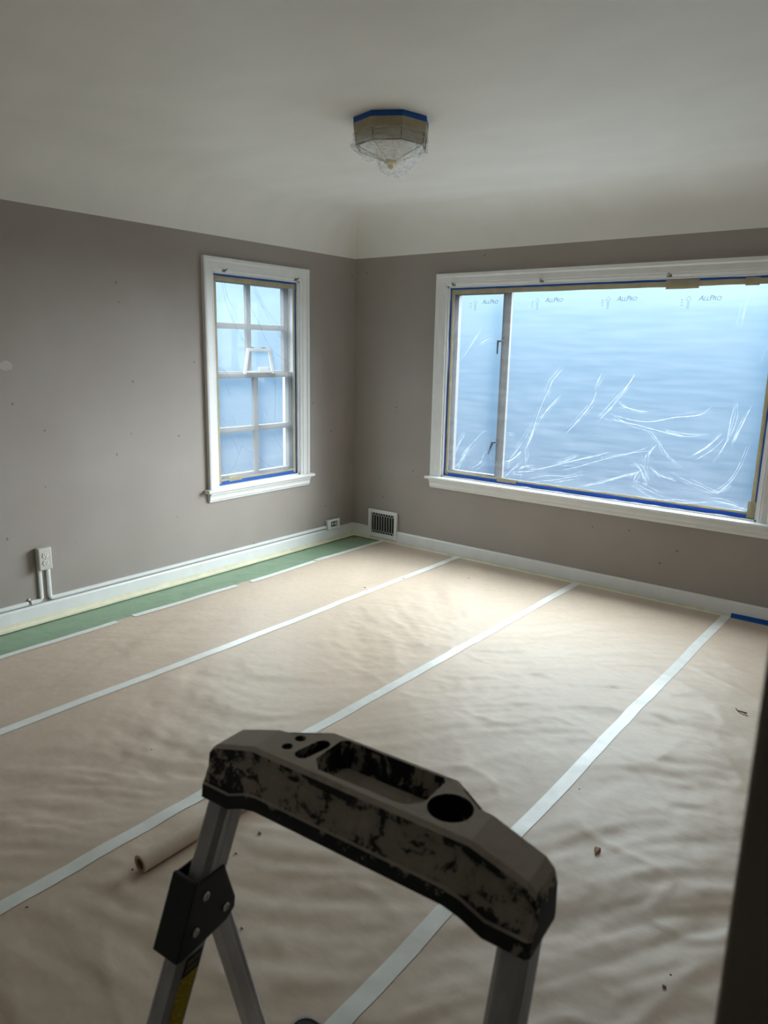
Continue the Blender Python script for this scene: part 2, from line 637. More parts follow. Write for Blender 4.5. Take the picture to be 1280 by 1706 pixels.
VENT = (0.178, 0.456, 0.030, 0.248)
base_profile(lambda s, d, z: (d, s, z), 0, 0, 'baseboard_left', [(YR, -0.0)], 'white baseboard along the left wall')
base_profile(lambda s, d, z: (s, -d, z), 0, 0, 'baseboard_back', [(0.016, VENT[0] + 0.004), (VENT[1] - 0.004, XR)], 'white baseboard under the picture window')
base_profile(lambda s, d, z: (XR - d, s, z), 0, 0, 'baseboard_right', [(OP[1] + 0.1, -0.016)], 'white baseboard along the right wall')

# ------------------------------------------------------------------ windows
CASE = [(0.0, 0.0), (0.0, 0.010), (0.010, 0.014), (0.018, 0.014), (0.020, 0.018), (0.050, 0.021), (0.054, 0.026), (0.060, 0.029), (0.068, 0.029), (0.076, 0.026), (0.076, 0.0)]


def window_trim(root, F, s0, s1, z0, z1, wall_material='trim_paint'):
    """F(s, z, d): s along the wall, d into the room"""
    W = 0.080
    prof = [(a * W / 0.076, d) for a, d in CASE]
    obj('casing', MB().loft([[F(s0 - a, z0 - 0.012, d) for a, d in prof], [F(s0 - a, z1 + a, d) for a, d in prof]]), 'trim_paint', root)
    obj('casing', MB().loft([[F(s1 + a, z0 - 0.012, d) for a, d in prof], [F(s1 + a, z1 + a, d) for a, d in prof]]), 'trim_paint', root)
    obj('casing', MB().loft([[F(s0 - a, z1 + a, d) for a, d in prof], [F(s1 + a, z1 + a, d) for a, d in prof]]), 'trim_paint', root)
    # jamb lining inside the opening
    mb = MB()
    t = 0.012
    for q in ((s0 - 0.001, s0 + t, z0, z1), (s1 - t, s1 + 0.001, z0, z1), (s0, s1, z1 - t, z1 + 0.001), (s0, s1, z0 - 0.001, z0 + 0.008)):
        pts = [F(q[0], q[2], 0.0005), F(q[1], q[3], -0.155)]
        mb.box(pts[0][0], pts[1][0], pts[0][1], pts[1][1], pts[0][2], pts[1][2])
    obj('jamb_lining', mb, 'trim_paint', root)
    # stool with rounded nose
    h = 0.024
    ns = [(-0.02, z0 - h), (0.040, z0 - h), (0.050, z0 - h + 0.004), (0.054, z0 - h / 2), (0.050, z0 - 0.004), (0.040, z0), (-0.02, z0)]
    e = W + 0.030
    obj('stool', MB().loft([[F(s0 - e, z, max(d, 0.0)) for d, z in ns], [F(s1 + e, z, max(d, 0.0)) for d, z in ns]]), 'trim_paint', root, bevel=0.002)
    zt = z0 - h
    ap = [(0.0, zt), (0.034, zt), (0.034, zt - 0.010), (0.026, zt - 0.020), (0.022, zt - 0.034), (0.024, zt - 0.042), (0.018, zt - 0.052), (0.016, zt - 0.060), (0.0, zt - 0.060)]
    e = W + 0.002
    obj('apron', MB().loft([[F(s0 - e, z, d) for d, z in ap], [F(s1 + e, z, d) for d, z in ap]]), 'trim_paint', root)


def fbox(mb, F, s0, s1, z0, z1, d0, d1):
    a, b = F(s0, z0, d0), F(s1, z1, d1)
    return mb.box(a[0], b[0], a[1], b[1], a[2], b[2])


FL = lambda s, z, d: (d, s, z)
FB = lambda s, z, d: (s, -d, z)

# --- window 1: small double-hung window in the left wall
win1 = bpy.data.objects.new('window_1', None)
col.objects.link(win1)
struct(win1, 'small double-hung window with eight panes in the left wall', 'window')
window_trim(win1, FL, *LW)


def sash(root, F, s0, s1, z0, z1, d0, d1, stile, top, bot, munt, zm, sm):
    g = obj('sash', fbox(fbox(fbox(fbox(MB(), F, s0, s0 + stile, z0, z1, d0, d1), F, s1 - stile, s1, z0, z1, d0, d1), F, s0 + stile, s1 - stile, z1 - top, z1, d0, d1), F, s0 + stile, s1 - stile, z0, z0 + bot, d0, d1), 'sash_paint_backlit', root, bevel=0.002)
    dm0, dm1 = d0 + (d1 - d0) * 0.15, d1 - (d1 - d0) * 0.05
    obj('muntin', fbox(MB(), F, sm - munt / 2, sm + munt / 2, z0 + bot, z1 - top, dm0, dm1), 'sash_paint_backlit', g, bevel=0.003)
    for a, b in ((s0 + stile, sm - munt / 2), (sm + munt / 2, s1 - stile)):
        obj('muntin', fbox(MB(), F, a, b, zm - munt / 2, zm + munt / 2, dm0, dm1), 'sash_paint_backlit', g, bevel=0.003)
        for c, e in ((z0 + bot, zm - munt / 2), (zm + munt / 2, z1 - top)):
            dm = (d0 + d1) / 2
            obj('pane', fbox(MB(), F, a, b, c, e, dm - 0.0015, dm + 0.0015), 'window_glass', g)
    return g


sash(win1, FL, LW[0] + 0.012, LW[1] - 0.012, 1.262, LW[3] - 0.012, -0.130, -0.095, 0.042, 0.040, 0.036, 0.037, 1.588, -0.968)
sash(win1, FL, LW[0] + 0.012, LW[1] - 0.012, LW[2] + 0.008, 1.290, -0.092, -0.057, 0.040, 0.034, 0.052, 0.037, 0.920, -0.950)
# white bail handle frame standing on the meeting rail
b = thing('bail_bracket', 'white trapezoid bracket standing on the meeting rail behind the sheeting', 'bracket')
pts = [(-1.055, 1.292), (-1.025, 1.440), (-0.835, 1.440), (-0.808, 1.292)]
for i, (p, q) in enumerate(((0, 1), (1, 2), (2, 3))):
    a, c = Vector((-0.048, *pts[p])), Vector((-0.048, *pts[q]))
    dr = (c - a).normalized()
    nn = Vector((0, -dr.z, dr.y)) * 0.010
    poly = [a - nn - dr * 0.008, a + nn - dr * 0.008, c + nn + dr * 0.008, c - nn + dr * 0.008]
    if i == 1:
        mb = MB().loft([[v + Vector((-0.006, 0, 0)) for v in poly], [v + Vector((0.007, 0, 0)) for v in poly]])
    else:
        mb = MB().loft([[v + Vector((-0.005, 0, 0)) for v in poly], [v + Vector((0.006, 0, 0)) for v in poly]])
    obj('bar', mb, 'trim_paint', b)
obj('base_strip', MB().box(-0.056, -0.040, -1.062, -0.800, 1.2905, 1.302), 'trim_paint', b)
obj('tab', MB().box(-0.050, -0.042, -0.935, -0.850, 1.303, 1.328), 'trim_paint', b)
for yy in (-0.985, -0.885):
    obj('screw', MB().tube([(-0.052, yy - 0.012, 1.453), (-0.052, yy + 0.012, 1.453)], 0.005, 8), 'dark_metal', b)

# --- window 2: wide picture window with a casement at the left
win2 = bpy.data.objects.new('window_2', None)
col.objects.link(win2)
struct(win2, 'wide picture window with narrow steel casement in the back wall', 'window')
window_trim(win2, FB, *BW)
s0, s1, z0, z1 = BW[0] + 0.012, BW[1] - 0.012, BW[2] + 0.008, BW[3] - 0.012
fr = MB()
for q in ((s0, s0 + 0.022, z0, z1), (s1 - 0.022, s1, z0, z1), (s0 + 0.022, s1 - 0.022, z1 - 0.026, z1), (s0 + 0.022, s1 - 0.022, z0, z0 + 0.022)):
    fbox(fr, FB, *q, -0.110, -0.075)
obj('frame', fr, 'steel_frame', win2, bevel=0.002)
obj('mullion', fbox(MB(), FB, 1.258, 1.281, z0 + 0.022, z1 - 0.026, -0.100, -0.074), 'steel_frame', win2, bevel=0.002)
cs = MB()
c0, c1, d0, d1 = s0 + 0.022, 1.258, z0 + 0.022, z1 - 0.026
for q in ((c0, c0 + 0.018, d0, d1), (c1 - 0.034, c1, d0, d1), (c0, c1 - 0.034, d1 - 0.018, d1), (c0, c1 - 0.034, d0, d0 + 0.018)):
    fbox(cs, FB, *q, -0.104, -0.068)
casement = obj('casement_sash', cs, 'steel_frame', win2, bevel=0.002)
obj('pane', fbox(MB(), FB, c0 + 0.018, c1 - 0.034, d0 + 0.018, d1 - 0.018, -0.090, -0.087), 'window_glass', casement)
obj('pane', fbox(MB(), FB, 1.281, s1 - 0.022, d0, d1, -0.094, -0.091), 'window_glass', win2)
for hz, tilt in ((1.530, 0.0), (0.855, -0.36)):
    x = 1.240
    mb = MB().box(x - 0.008, x + 0.008, 0.056, 0.068, hz - 0.026, hz + 0.026)
    mb.tube([(x, 0.060, hz), (x, 0.046, hz), (x - 0.026, 0.044, hz - 0.002)], 0.007, 8)
    L = 0.085
    mb.tube([(x - 0.026, 0.044, hz + 0.004), (x - 0.028 + math.sin(tilt) * L * 0.5, 0.044, hz - L * 0.5), (x - 0.028 + math.sin(tilt) * L, 0.044, hz - L)], [0.0075, 0.006, 0.005], 8)
    obj('handle', mb, 'dark_metal', casement)

# ------------------------------------------------------------------ masking film and tape on the windows


def film_grid(name, F, s0, s1, z0, z1, dbase, amp, seed, res=0.02):
    ns, nz = int((s1 - s0) / res) + 1, int((z1 - z0) / res) + 1
    S, Z = np.meshgrid(np.linspace(s0, s1, ns), np.linspace(z0, z1, nz), indexing='ij')
    a = 1 - sstep(0, 1, (Z - z0) / (z1 - z0)) * 0.7
    e = np.minimum(np.minimum(S - s0, s1 - S), np.minimum(Z - z0, z1 - Z))
    D = amp * a * (vnoise(S * 5 + Z * 2, Z * 7 - S * 1.5, seed) + 0.5 * vnoise(S * 13 + Z * 5, Z * 15, seed + 1)) * sstep(0, 0.08, e)
    vs = [F(S[i, j], Z[i, j], dbase + D[i, j]) for i in range(ns) for j in range(nz)]
    fs = [(i * nz + j, (i + 1) * nz + j, (i + 1) * nz + j + 1, i * nz + j + 1) for i in range(ns - 1) for j in range(nz - 1)]
    return MB().add(vs, fs), (lambda s, z: dbase + float(amp * (1 - sstep(0, 1, (z - z0) / (z1 - z0)) * 0.7) * (vnoise(s * 5 + z * 2, z * 7 - s * 1.5, seed) + 0.5 * vnoise(s * 13 + z * 5, z * 15, seed + 1)) * sstep(0, 0.08, min(s - s0, s1 - s, z - z0, z1 - z))))


def smooth_line(pts, n=5):
    P = [Vector((*p, 0)) for p in pts]
    out = []
    for i in range(len(P) - 1):
        a = P[max(i - 1, 0)]
        b, c = P[i], P[i + 1]
        d = P[min(i + 2, len(P) - 1)]
        for k in range(n):
            t = k / n
            out.append(0.5 * ((2 * b) + (c - a) * t + (2 * a - 5 * b + 4 * c - d) * t * t + (3 * b - a - 3 * c + d) * t ** 3))
    out.append(P[-1])
    return [(p.x, p.y) for p in out]


def fold(mb, F, dep, pts, width, hgt):
    """a pinched fold: a low tent that tapers at both ends"""
    L = smooth_line(pts)
    n = len(L)
    vs, fs = [], []
    for i, (s, z) in enumerate(L):
        a, b = L[max(i - 1, 0)], L[min(i + 1, n - 1)]
        t = Vector((b[0] - a[0], b[1] - a[1]))
        t = t.normalized() if t.length > 0 else Vector((1, 0))
        k = math.sin(math.pi * min(max((i + 0.4) / n, 0.03), 0.97)) ** 0.6
        k *= 0.75 + 0.35 * math.sin(i * 1.7 + s * 31)
        nx, nz = -t.y * width * k / 2, t.x * width * k / 2
        d = dep(s, z)
        vs += [F(s + nx, z + nz, d + 0.0004), F(s, z, d + 0.0006 + hgt * k), F(s - nx, z - nz, d + 0.0004)]
        if i:
            o = (i - 1) * 3
            fs += [(o, o + 3, o + 4, o + 1), (o + 1, o + 4, o + 5, o + 2)]
    mb.add(vs, fs)


BIG = [[(1.498, 0.704), (1.579, 0.713), (1.758, 0.776), (1.941, 0.832), (2.034, 0.87)], [(1.737, 0.725), (1.836, 0.755), (2.003, 0.821), (2.185, 0.88), (2.289, 0.905)], [(2.277, 0.861), (2.289, 0.902), (2.318, 0.943)], [(2.263, 0.888), (2.263, 0.792), (2.287, 0.698)], [(2.191, 0.818), (2.239, 0.789), (2.283, 0.703)], [(2.283, 1.016), (2.333, 0.961), (2.383, 0.894), (2.481, 0.822)], [(1.872, 0.632), (2.015, 0.681), (2.152, 0.744), (2.229, 0.771)], [(2.229, 0.771), (2.205, 0.722)], [(2.201, 0.706), (2.295, 0.67), (2.398, 0.639)], [(2.299, 0.802), (2.364, 0.764), (2.452, 0.741)], [(2.42, 0.793), (2.504, 0.753), (2.584, 0.731), (2.684, 0.706), (2.747, 0.757)], [(2.675, 0.694), (2.745, 0.773), (2.792, 0.874), (2.823, 1.012)], [(1.981, 1.068), (2.075, 1.069), (2.168, 1.053), (2.282, 1.034), (2.381, 1.015), (2.477, 1.004), (2.573, 1.021)], [(2.025, 1.105), (2.12, 1.084), (2.211, 1.073), (2.299, 1.08), (2.403, 1.109), (2.536, 1.132), (2.605, 1.186)], [(2.357, 1.041), (2.423, 1.019), (2.478, 1.002)], [(1.957, 1.066), (2.023, 1.133), (2.089, 1.227)], [(2.078, 1.165), (2.149, 1.141), (2.25, 1.131)], [(1.75, 0.962), (1.825, 1.051), (1.901, 1.16), (1.925, 1.23)], [(1.487, 0.853), (1.52, 0.967), (1.563, 1.116), (1.607, 1.226)], [(1.563, 1.025), (1.616, 1.107), (1.688, 1.177)], [(2.53, 0.899), (2.605, 0.96), (2.671, 1.04)], [(2.663, 0.891), (2.7, 1.0), (2.724, 1.127), (2.729, 1.209)], [(2.726, 0.987), (2.767, 1.089), (2.798, 1.183)], [(2.39, 0.615), (2.476, 0.616), (2.58, 0.631), (2.664, 0.654)], [(1.504, 0.616), (1.664, 0.649), (1.791, 0.683), (1.89, 0.713)], [(1.695, 0.763), (1.77, 0.796), (1.842, 0.833)], [(2.872, 0.716), (2.868, 0.673), (2.831, 0.625), (2.762, 0.625)], [(2.669, 0.655), (2.739, 0.654), (2.8, 0.641), (2.859, 0.629)], [(0.894, 0.623), (0.944, 0.666), (0.994, 0.758), (1.044, 0.816), (1.109, 0.887), (1.144, 0.922), (1.188, 0.932)], [(0.946, 0.625), (1.002, 0.739), (1.045, 0.809)], [(0.924, 0.737), (0.952, 0.82), (0.995, 0.884)], [(1.045, 0.657), (1.09, 0.675), (1.133, 0.713), (1.16, 0.775), (1.181, 0.793)], [(1.189, 0.791), (1.214, 0.741), (1.22, 0.703)], [(1.196, 0.791), (1.234, 0.769)], [(1.309, 0.61), (1.347, 0.692), (1.364, 0.757), (1.403, 0.812), (1.441, 0.866), (1.52, 1.009)], [(1.323, 0.624), (1.39, 0.696), (1.429, 0.739)], [(1.309, 0.732), (1.372, 0.752), (1.444, 0.822)], [(1.333, 0.919), (1.389, 0.918)], [(1.469, 0.856), (1.476, 0.807), (1.475, 0.731)], [(1.478, 0.832), (1.5, 0.909), (1.523, 0.972)], [(1.377, 0.669), (1.454, 0.678), (1.542, 0.695)], [(1.432, 0.689), (1.458, 0.717), (1.54, 0.732)], [(1.603, 1.191), (1.629, 1.281), (1.699, 1.365)], [(2.079, 1.216), (2.123, 1.291), (2.152, 1.341)], [(1.919, 1.236), (1.97, 1.329)], [(2.689, 1.594), (2.71, 1.731), (2.743, 1.835)], [(2.828, 1.429), (2.836, 1.517), (2.841, 1.546)], [(0.881, 1.364), (0.954, 1.441), (1.024, 1.524), (1.079, 1.598), (1.108, 1.659)], [(0.882, 1.591), (0.912, 1.679), (0.96, 1.752)], [(1.091, 1.509), (1.141, 1.537), (1.197, 1.552)]]
SMALL = [[(-1.246, 1.858), (-1.222, 1.743), (-1.175, 1.638), (-1.127, 1.557), (-1.068, 1.481)], [(-1.226, 1.854), (-1.205, 1.762), (-1.149, 1.684)], [(-1.084, 1.853), (-1.053, 1.728), (-1.02, 1.639)], [(-1.014, 1.858), (-0.946, 1.76), (-0.857, 1.647), (-0.754, 1.529), (-0.637, 1.391)], [(-0.997, 1.86), (-0.919, 1.736), (-0.838, 1.654), (-0.706, 1.502), (-0.637, 1.427)], [(-1.067, 1.841), (-1.018, 1.73), (-0.949, 1.616), (-0.86, 1.472), (-0.746, 1.391), (-0.648, 1.342)], [(-0.979, 1.848), (-0.892, 1.724), (-0.8, 1.636), (-0.647, 1.462)], [(-1.269, 1.337), (-1.237, 1.298), (-1.205, 1.262)], [(-1.204, 0.879), (-1.159, 0.807), (-1.151, 0.758)], [(-1.26, 0.626), (-1.189, 0.679), (-1.142, 0.764), (-1.114, 0.81), (-1.07, 0.785), (-1.006, 0.751)], [(-1.006, 0.751), (-0.914, 0.685), (-0.856, 0.65), (-0.676, 0.6)], [(-0.842, 0.879), (-0.765, 0.786), (-0.665, 0.666)], [(-1.189, 0.673), (-1.119, 0.644), (-0.991, 0.607)], [(-1.283, 0.704), (-1.269, 0.634)], [(-1.272, 1.011), (-1.24, 0.962)], [(-1.191, 1.013), (-1.171, 0.958)], [(-0.807, 1.251), (-0.812, 0.962)], [(-1.232, 1.206), (-1.196, 1.146)], [(-0.906, 1.059), (-0.874, 0.987)]]

# picture window sheeting
fm, dep_b = film_grid('plastic_sheeting', FB, BW[0] + 0.012, BW[1] - 0.010, BW[2] + 0.008, BW[3] - 0.010, -0.028, 0.006, 3)
film_b = tag(obj('plastic_sheeting', fm, 'window_film', smooth=True), 'clear wrinkled plastic sheeting taped over the wide picture window', 'plastic sheet', 'masking sheets over the windows')
fm = MB()
for i, l in enumerate(BIG):
    fold(fm, FB, dep_b, l, random.uniform(0.0026, 0.0052) if i < 44 else 0.0020, 0.0025)
for i, l in enumerate(BIG):
    for k in range(3):
        ox, oz = random.uniform(-0.022, 0.022), random.uniform(-0.018, 0.018)
        q = [(a + ox + random.uniform(-0.012, 0.012), b + oz + random.uniform(-0.012, 0.012)) for a, b in l]
        q = q[random.randint(0, max(0, len(q) - 3)):][:random.randint(2, 4)]
        if all(BW[0] + 0.04 < a < BW[1] - 0.03 and BW[2] + 0.035 < b < BW[3] - 0.05 for a, b in q):
            fold(fm, FB, dep_b, q, random.uniform(0.0012, 0.0028), 0.0015)
obj('folds', fm, 'film_fold', film_b)['kind'] = 'stuff'


def text_mesh(name, body, size, shear, space=1.0):
    cu = bpy.data.curves.new(name, 'FONT')
    cu.body = body
    cu.size = size
    cu.shear = shear
    cu.align_x, cu.align_y = 'CENTER', 'CENTER'
    cu.space_character = space
    cu.small_caps_scale = 0.8
    if body == 'AllPro':
        cu.body = 'AllPro'
        for i, f in enumerate(cu.body_format):
            f.use_small_caps = i in (1, 2, 4, 5)
    cu.resolution_u = 3
    cu.extrude = 0.0002
    t = bpy.data.objects.new(name, cu)
    col.objects.link(t)
    dg = bpy.context.evaluated_depsgraph_get()
    me = bpy.data.meshes.new_from_object(t.evaluated_get(dg))
    bpy.data.objects.remove(t)
    return me


tm = text_mesh('lettering', 'AllPro', 0.040, 0.25, 0.95)
arrow = [(-0.007, -0.036), (0.007, -0.036), (0.007, 0.014), (0.017, 0.014), (0.0, 0.036), (-0.017, 0.014), (-0.007, 0.014)]
inner = [(-0.0045, -0.0335), (0.0045, -0.0335), (0.0045, 0.0165), (0.0115, 0.0165), (0.0, 0.0315), (-0.0115, 0.0165), (-0.0045, 0.0165)]
am = MB().add([(a, b, 0) for a, b in arrow] + [(a, b, 0) for a, b in inner], [(i, (i + 1) % 7, 7 + (i + 1) % 7, 7 + i) for i in range(7)])
for k in range(6):
    am.box(-0.0025, 0.0025, -0.030 + k * 0.007, -0.026 + k * 0.007, -0.0001, 0.0001)
for k in range(3):
    am.box(-0.040, -0.029, 0.012 - k * 0.014, 0.0155 - k * 0.014, -0.0001, 0.0001)
ame = am.mesh('arrow_mark')
tm.materials.clear()
for i, (x, z) in enumerate(((1.148, 1.780), (1.604, 1.780), (2.065, 1.777), (2.527, 1.768))):
    o = link('lettering', tm, 'print_ink', film_b)
    o.location = (x, 0.028 - 0.0035, z)
    o.rotation_euler = (math.radians(90), 0, 0)
    o = link('arrow_mark', ame, 'print_ink', film_b)
    o.location = (x - 0.112, 0.028 - 0.0035, z - 0.020)
    o.rotation_euler = (math.radians(90), 0, 0)

# small window sheeting
fm, dep_s = film_grid('plastic_sheeting', FL, LW[0] + 0.012, LW[1] - 0.010, LW[2] + 0.008, LW[3] - 0.010, -0.026, 0.005, 11)
film_s = tag(obj('plastic_sheeting', fm, 'small_window_film', smooth=True), 'clear plastic sheeting taped over the small eight-pane window', 'plastic sheet', 'masking sheets over the windows')
fm = MB()
for i, l in enumerate(SMALL):
    fold(fm, FL, dep_s, l, 0.0045, 0.003)
obj('folds', fm, 'film_fold_shade', film_s)['kind'] = 'stuff'


def flat_tape(name, F, s0, s1, z0, z1, d, material, label, group, wob=0.001):
    """a strip of tape: thin, with slightly uneven edges"""
    horiz = (s1 - s0) > (z1 - z0)
    n = max(4, int(max(s1 - s0, z1 - z0) / 0.06))
    vs, fs = [], []
    for i in range(n + 1):
        t = i / n
        j0, j1 = random.uniform(-wob, wob), random.uniform(-wob, wob)
        if horiz:
            s = s0 + (s1 - s0) * t
            vs += [F(s, z0 + j0, d), F(s, z1 + j1, d), F(s, z1 + j1, d + 0.0004), F(s, z0 + j0, d + 0.0004)]
        else:
            z = z0 + (z1 - z0) * t
            vs += [F(s0 + j0, z, d), F(s1 + j1, z, d), F(s1 + j1, z, d + 0.0004), F(s0 + j0, z, d + 0.0004)]
        if i:
            o = (i - 1) * 4
            fs += [(o + a, o + (a + 1) % 4, o + 4 + (a + 1) % 4, o + 4 + a) for a in range(4)]
    fs += [(0, 1, 2, 3), tuple(n * 4 + a for a in (3, 2, 1, 0))]
    return tag(obj(name, MB().add(vs, fs), material), label, 'tape', group)


gb, gt_ = 'blue tape strips around the windows', 'tan masking tape strips around the windows'
for F, (a0, a1, b0, b1), wn_, dd in ((FB, BW, 'picture window', -0.021), (FL, LW, 'small window', -0.019)):
    a0, a1, b0, b1 = a0 + 0.012, a1 - 0.012, b0 + 0.008, b1 - 0.012
    flat_tape('painter_tape', F, a0, a0 + 0.018, b0, b1, dd, 'blue_tape', 'blue painter tape down the left side of the ' + wn_, gb)
    flat_tape('painter_tape', F, a1 - 0.018, a1, b0, b1, dd, 'blue_tape', 'blue painter tape down the right side of the ' + wn_, gb)
    flat_tape('painter_tape', F, a0, a1, b1 - 0.016, b1, dd + 0.0005, 'blue_tape', 'blue painter tape along the top of the ' + wn_, gb)
    flat_tape('painter_tape', F, a0, a1, b0, b0 + 0.030, dd + 0.0005, 'blue_tape', 'blue painter tape along the bottom of the ' + wn_, gb)
    flat_tape('masking_tape', F, a0 + 0.012, a0 + 0.032, b0 + 0.010, b1 - 0.010, dd + 0.001, 'masking_tape_tan', 'tan masking tape down the left side of the ' + wn_, gt_)
    flat_tape('masking_tape', F, a1 - 0.032, a1 - 0.012, b0 + 0.010, b1 - 0.010, dd + 0.001, 'masking_tape_tan', 'tan masking tape down the right side of the ' + wn_, gt_)
    flat_tape('masking_tape', F, a0 + 0.010, a1 - 0.010, b1 - 0.042, b1 - 0.012, dd + 0.0015, 'masking_tape_tan', 'tan masking tape along the top of the ' + wn_, gt_)
    flat_tape('masking_tape', F, a0 + 0.010, a1 - 0.010, b0 + 0.024, b0 + 0.038, dd + 0.0015, 'masking_tape_tan', 'tan masking tape along the bottom of the ' + wn_, gt_)
gp = 'short tan tape patches on the picture window'
flat_tape('tape_patch', FB, 2.285, 2.465, 1.822, 1.872, -0.0185, 'masking_tape_tan', 'long tan tape patch at the top of the picture window near the third bracket', gp)
flat_tape('tape_patch', FB, 2.700, 2.770, 1.828, 1.870, -0.0185, 'masking_tape_tan', 'short tan tape patch at the top right of the picture window', gp)
flat_tape('tape_patch', FB, 1.275, 1.420, 0.594, 0.616, -0.0185, 'masking_tape_tan', 'short tan tape patch at the bottom of the picture window by the mullion', gp)
flat_tape('tape_patch', FB, 2.850, 2.895, 0.585, 0.680, -0.0185, 'masking_tape_tan', 'upright tan tape patch at the lower right corner of the picture window', gp)
flat_tape('tape_patch', FL, -1.235, -1.130, 0.590, 0.622, -0.0165, 'masking_tape_tan', 'short tan tape patch at the lower left of the small window', 'short tan tape patch on the small window')


def rod_bracket(loc, F, label):
    t = thing('curtain_rod_bracket', label, 'bracket', group='curtain rod brackets on the window heads')
    s, z = loc
    obj('plate', fbox(MB(), F, s - 0.014, s + 0.014, z - 0.012, z + 0.012, 0.010, 0.0135), 'bracket_metal', t, bevel=0.001)
    mb = MB().tube([F(s, z, 0.012), F(s, z, 0.030), F(s, z - 0.006, 0.036), F(s + 0.004, z + 0.010, 0.042)], 0.0035, 8)
    obj('hook', mb, 'bracket_metal', t, smooth=True)
    for k in (-0.008, 0.008):
        obj('screw', MB().tube([F(s + k, z + 0.005, 0.013), F(s + k, z + 0.005, 0.016)], 0.003, 8), 'rivet_metal', t)


rod_bracket((0.885, 1.898), FB, 'small metal rod bracket at the left end of the picture window head')
rod_bracket((1.531, 1.898), FB, 'small metal rod bracket near the middle of the picture window head')
rod_bracket((2.309, 1.896), FB, 'small metal rod bracket right of the middle of the picture window head')
rod_bracket((-1.262, 1.914), FL, 'small metal rod bracket at the left end of the small window head')
rod_bracket((-0.640, 1.914), FL, 'small metal rod bracket at the right end of the small window head')

# ------------------------------------------------------------------ floor covering
TX = [0.336, 1.0224, 1.9174, 2.8167]    # tape seams


FEET = []
for _u, _v in ((-0.2427, -0.351), (0.2427, -0.351), (-0.2407, 0.175), (0.2407, 0.175)):
    _a = math.radians(3.9)
    FEET.append((3.191 + _u * math.cos(_a) - _v * math.sin(_a), -3.749 + _u * math.sin(_a) + _v * math.cos(_a)))


def HF(x, y):
    """height of the crumpled paper above the floor"""
    x = np.asarray(x, float)
    y = np.asarray(y, float)
    wx = 0.22 * vnoise(x * 1.1 + 3, y * 1.1, 21)
    wy = 0.22 * vnoise(x * 1.1, y * 1.1 + 7, 22)
    X, Y = x + wx, y + wy
    a, c = 0.79 * X + 0.61 * Y, -0.61 * X + 0.79 * Y
    lng = 0.8 * vnoise(a * 1.9, c * 7.5, 31) + 0.5 * vnoise(a * 3.5 + 5, c * 15, 32) + 0.22 * vnoise(a * 6 + 1, c * 30, 39)
    crs = 0.9 * vnoise(c * 2.0, a * 5.5, 33) + 0.5 * vnoise(c * 4 + 2, a * 12, 34) + 0.2 * vnoise(c * 8, a * 24, 40)
    wr = sstep(0.9, 2.3, x - 0.25 * (y + 2.5))
    h = lng * (0.35 + 0.65 * wr) + crs * (1 - 0.8 * wr)
    ridge = 1 - np.abs(vnoise(X * 4.2 - Y * 1.2, Y * 5.1 + X, 35))
    h = h + 0.5 * (ridge ** 5) * (0.4 + 0.6 * wr)
    h = h + 0.16 * vnoise(X * 26, Y * 26, 36) + 0.07 * vnoise(x * 55, y * 55, 37)
    amp = 0.0082 * (0.55 + 0.45 * sstep(-0.35, -1.2, y)) * (0.45 + 0.55 * sstep(0.75, 1.35, x + 0.1 * (y + 1)))
    near = np.ones_like(x)
    for t in TX:
        near = np.minimum(near, 0.45 + 0.55 * sstep(0.0, 0.14, np.abs(x - t)))
    amp = amp * near * sstep(0.0, 0.25, -0.03 - y + 0.05)
    z = 0.0145 + amp * h * 0.9
    for fx, fy in FEET:      # pressed flat under the ladder feet
        k = 1 - sstep(0.05, 0.13, np.hypot(x - fx, y - fy))
        z = z * (1 - k) + 0.007 * k
    k = (1 - sstep(0.03, 0.09, np.abs(x - 2.078))) * sstep(-3.42, -3.36, y) * (1 - sstep(-2.52, -2.46, y))   # under the paper roll
    z = z * (1 - k) + 0.0130 * k
    return np.where(x < 0.37, np.maximum(z, 0.0095), z)


def paper(name, x0, x1, y0, y1, label, dz=0.0, res=0.0125, hf=HF, material='kraft_paper', group='kraft paper sheets covering the floor', cat='floor paper'):
    nx, ny = int((x1 - x0) / res) + 1, int((y1 - y0) / res) + 1
    X, Y = np.meshgrid(np.linspace(x0, x1, nx), np.linspace(y0, y1, ny), indexing='ij')
    Z = np.maximum(hf(X, Y) + dz, 0.0012)
    vs = np.stack([X, Y, Z], -1).reshape(-1, 3)
    i = np.arange(nx - 1)[:, None] * ny + np.arange(ny - 1)[None, :]
    fs = np.stack([i, i + ny, i + ny + 1, i + 1], -1).reshape(-1, 4)
    me = bpy.data.meshes.new(name)
    me.from_pydata(vs.tolist(), [], fs.tolist())
    return tag(link(name, me, material, smooth=True), label, cat, group)


YB = -0.040
paper('kraft_paper_sheet', TX[0] - 0.02, TX[1] + 0.004, YR + 0.05, YB, 'brown kraft paper sheet beside the green strip', -0.0006)
paper('kraft_paper_sheet', TX[1] - 0.008, TX[2] + 0.004, YR + 0.05, YB, 'wrinkled brown kraft paper sheet, second from the green strip', 0.0)
paper('kraft_paper_sheet', TX[2] - 0.008, TX[3] + 0.004, YR + 0.05, YB, 'wrinkled brown kraft paper sheet under the step ladder', 0.0004)
paper('kraft_paper_sheet', TX[3] - 0.008, XR - 0.018, YR + 0.05, YB, 'wrinkled brown kraft paper sheet nearest the dark door jamb', 0.0008)


def HG(x, y):
    x = np.asarray(x, float)
    y = np.asarray(y, float)
    h = vnoise(x * 14 + y * 5, y * 9 - x * 3, 51) + 0.6 * vnoise(x * 30, y * 22, 52)
    return 0.0045 + 0.0020 * h * sstep(0.04, 0.12, x)


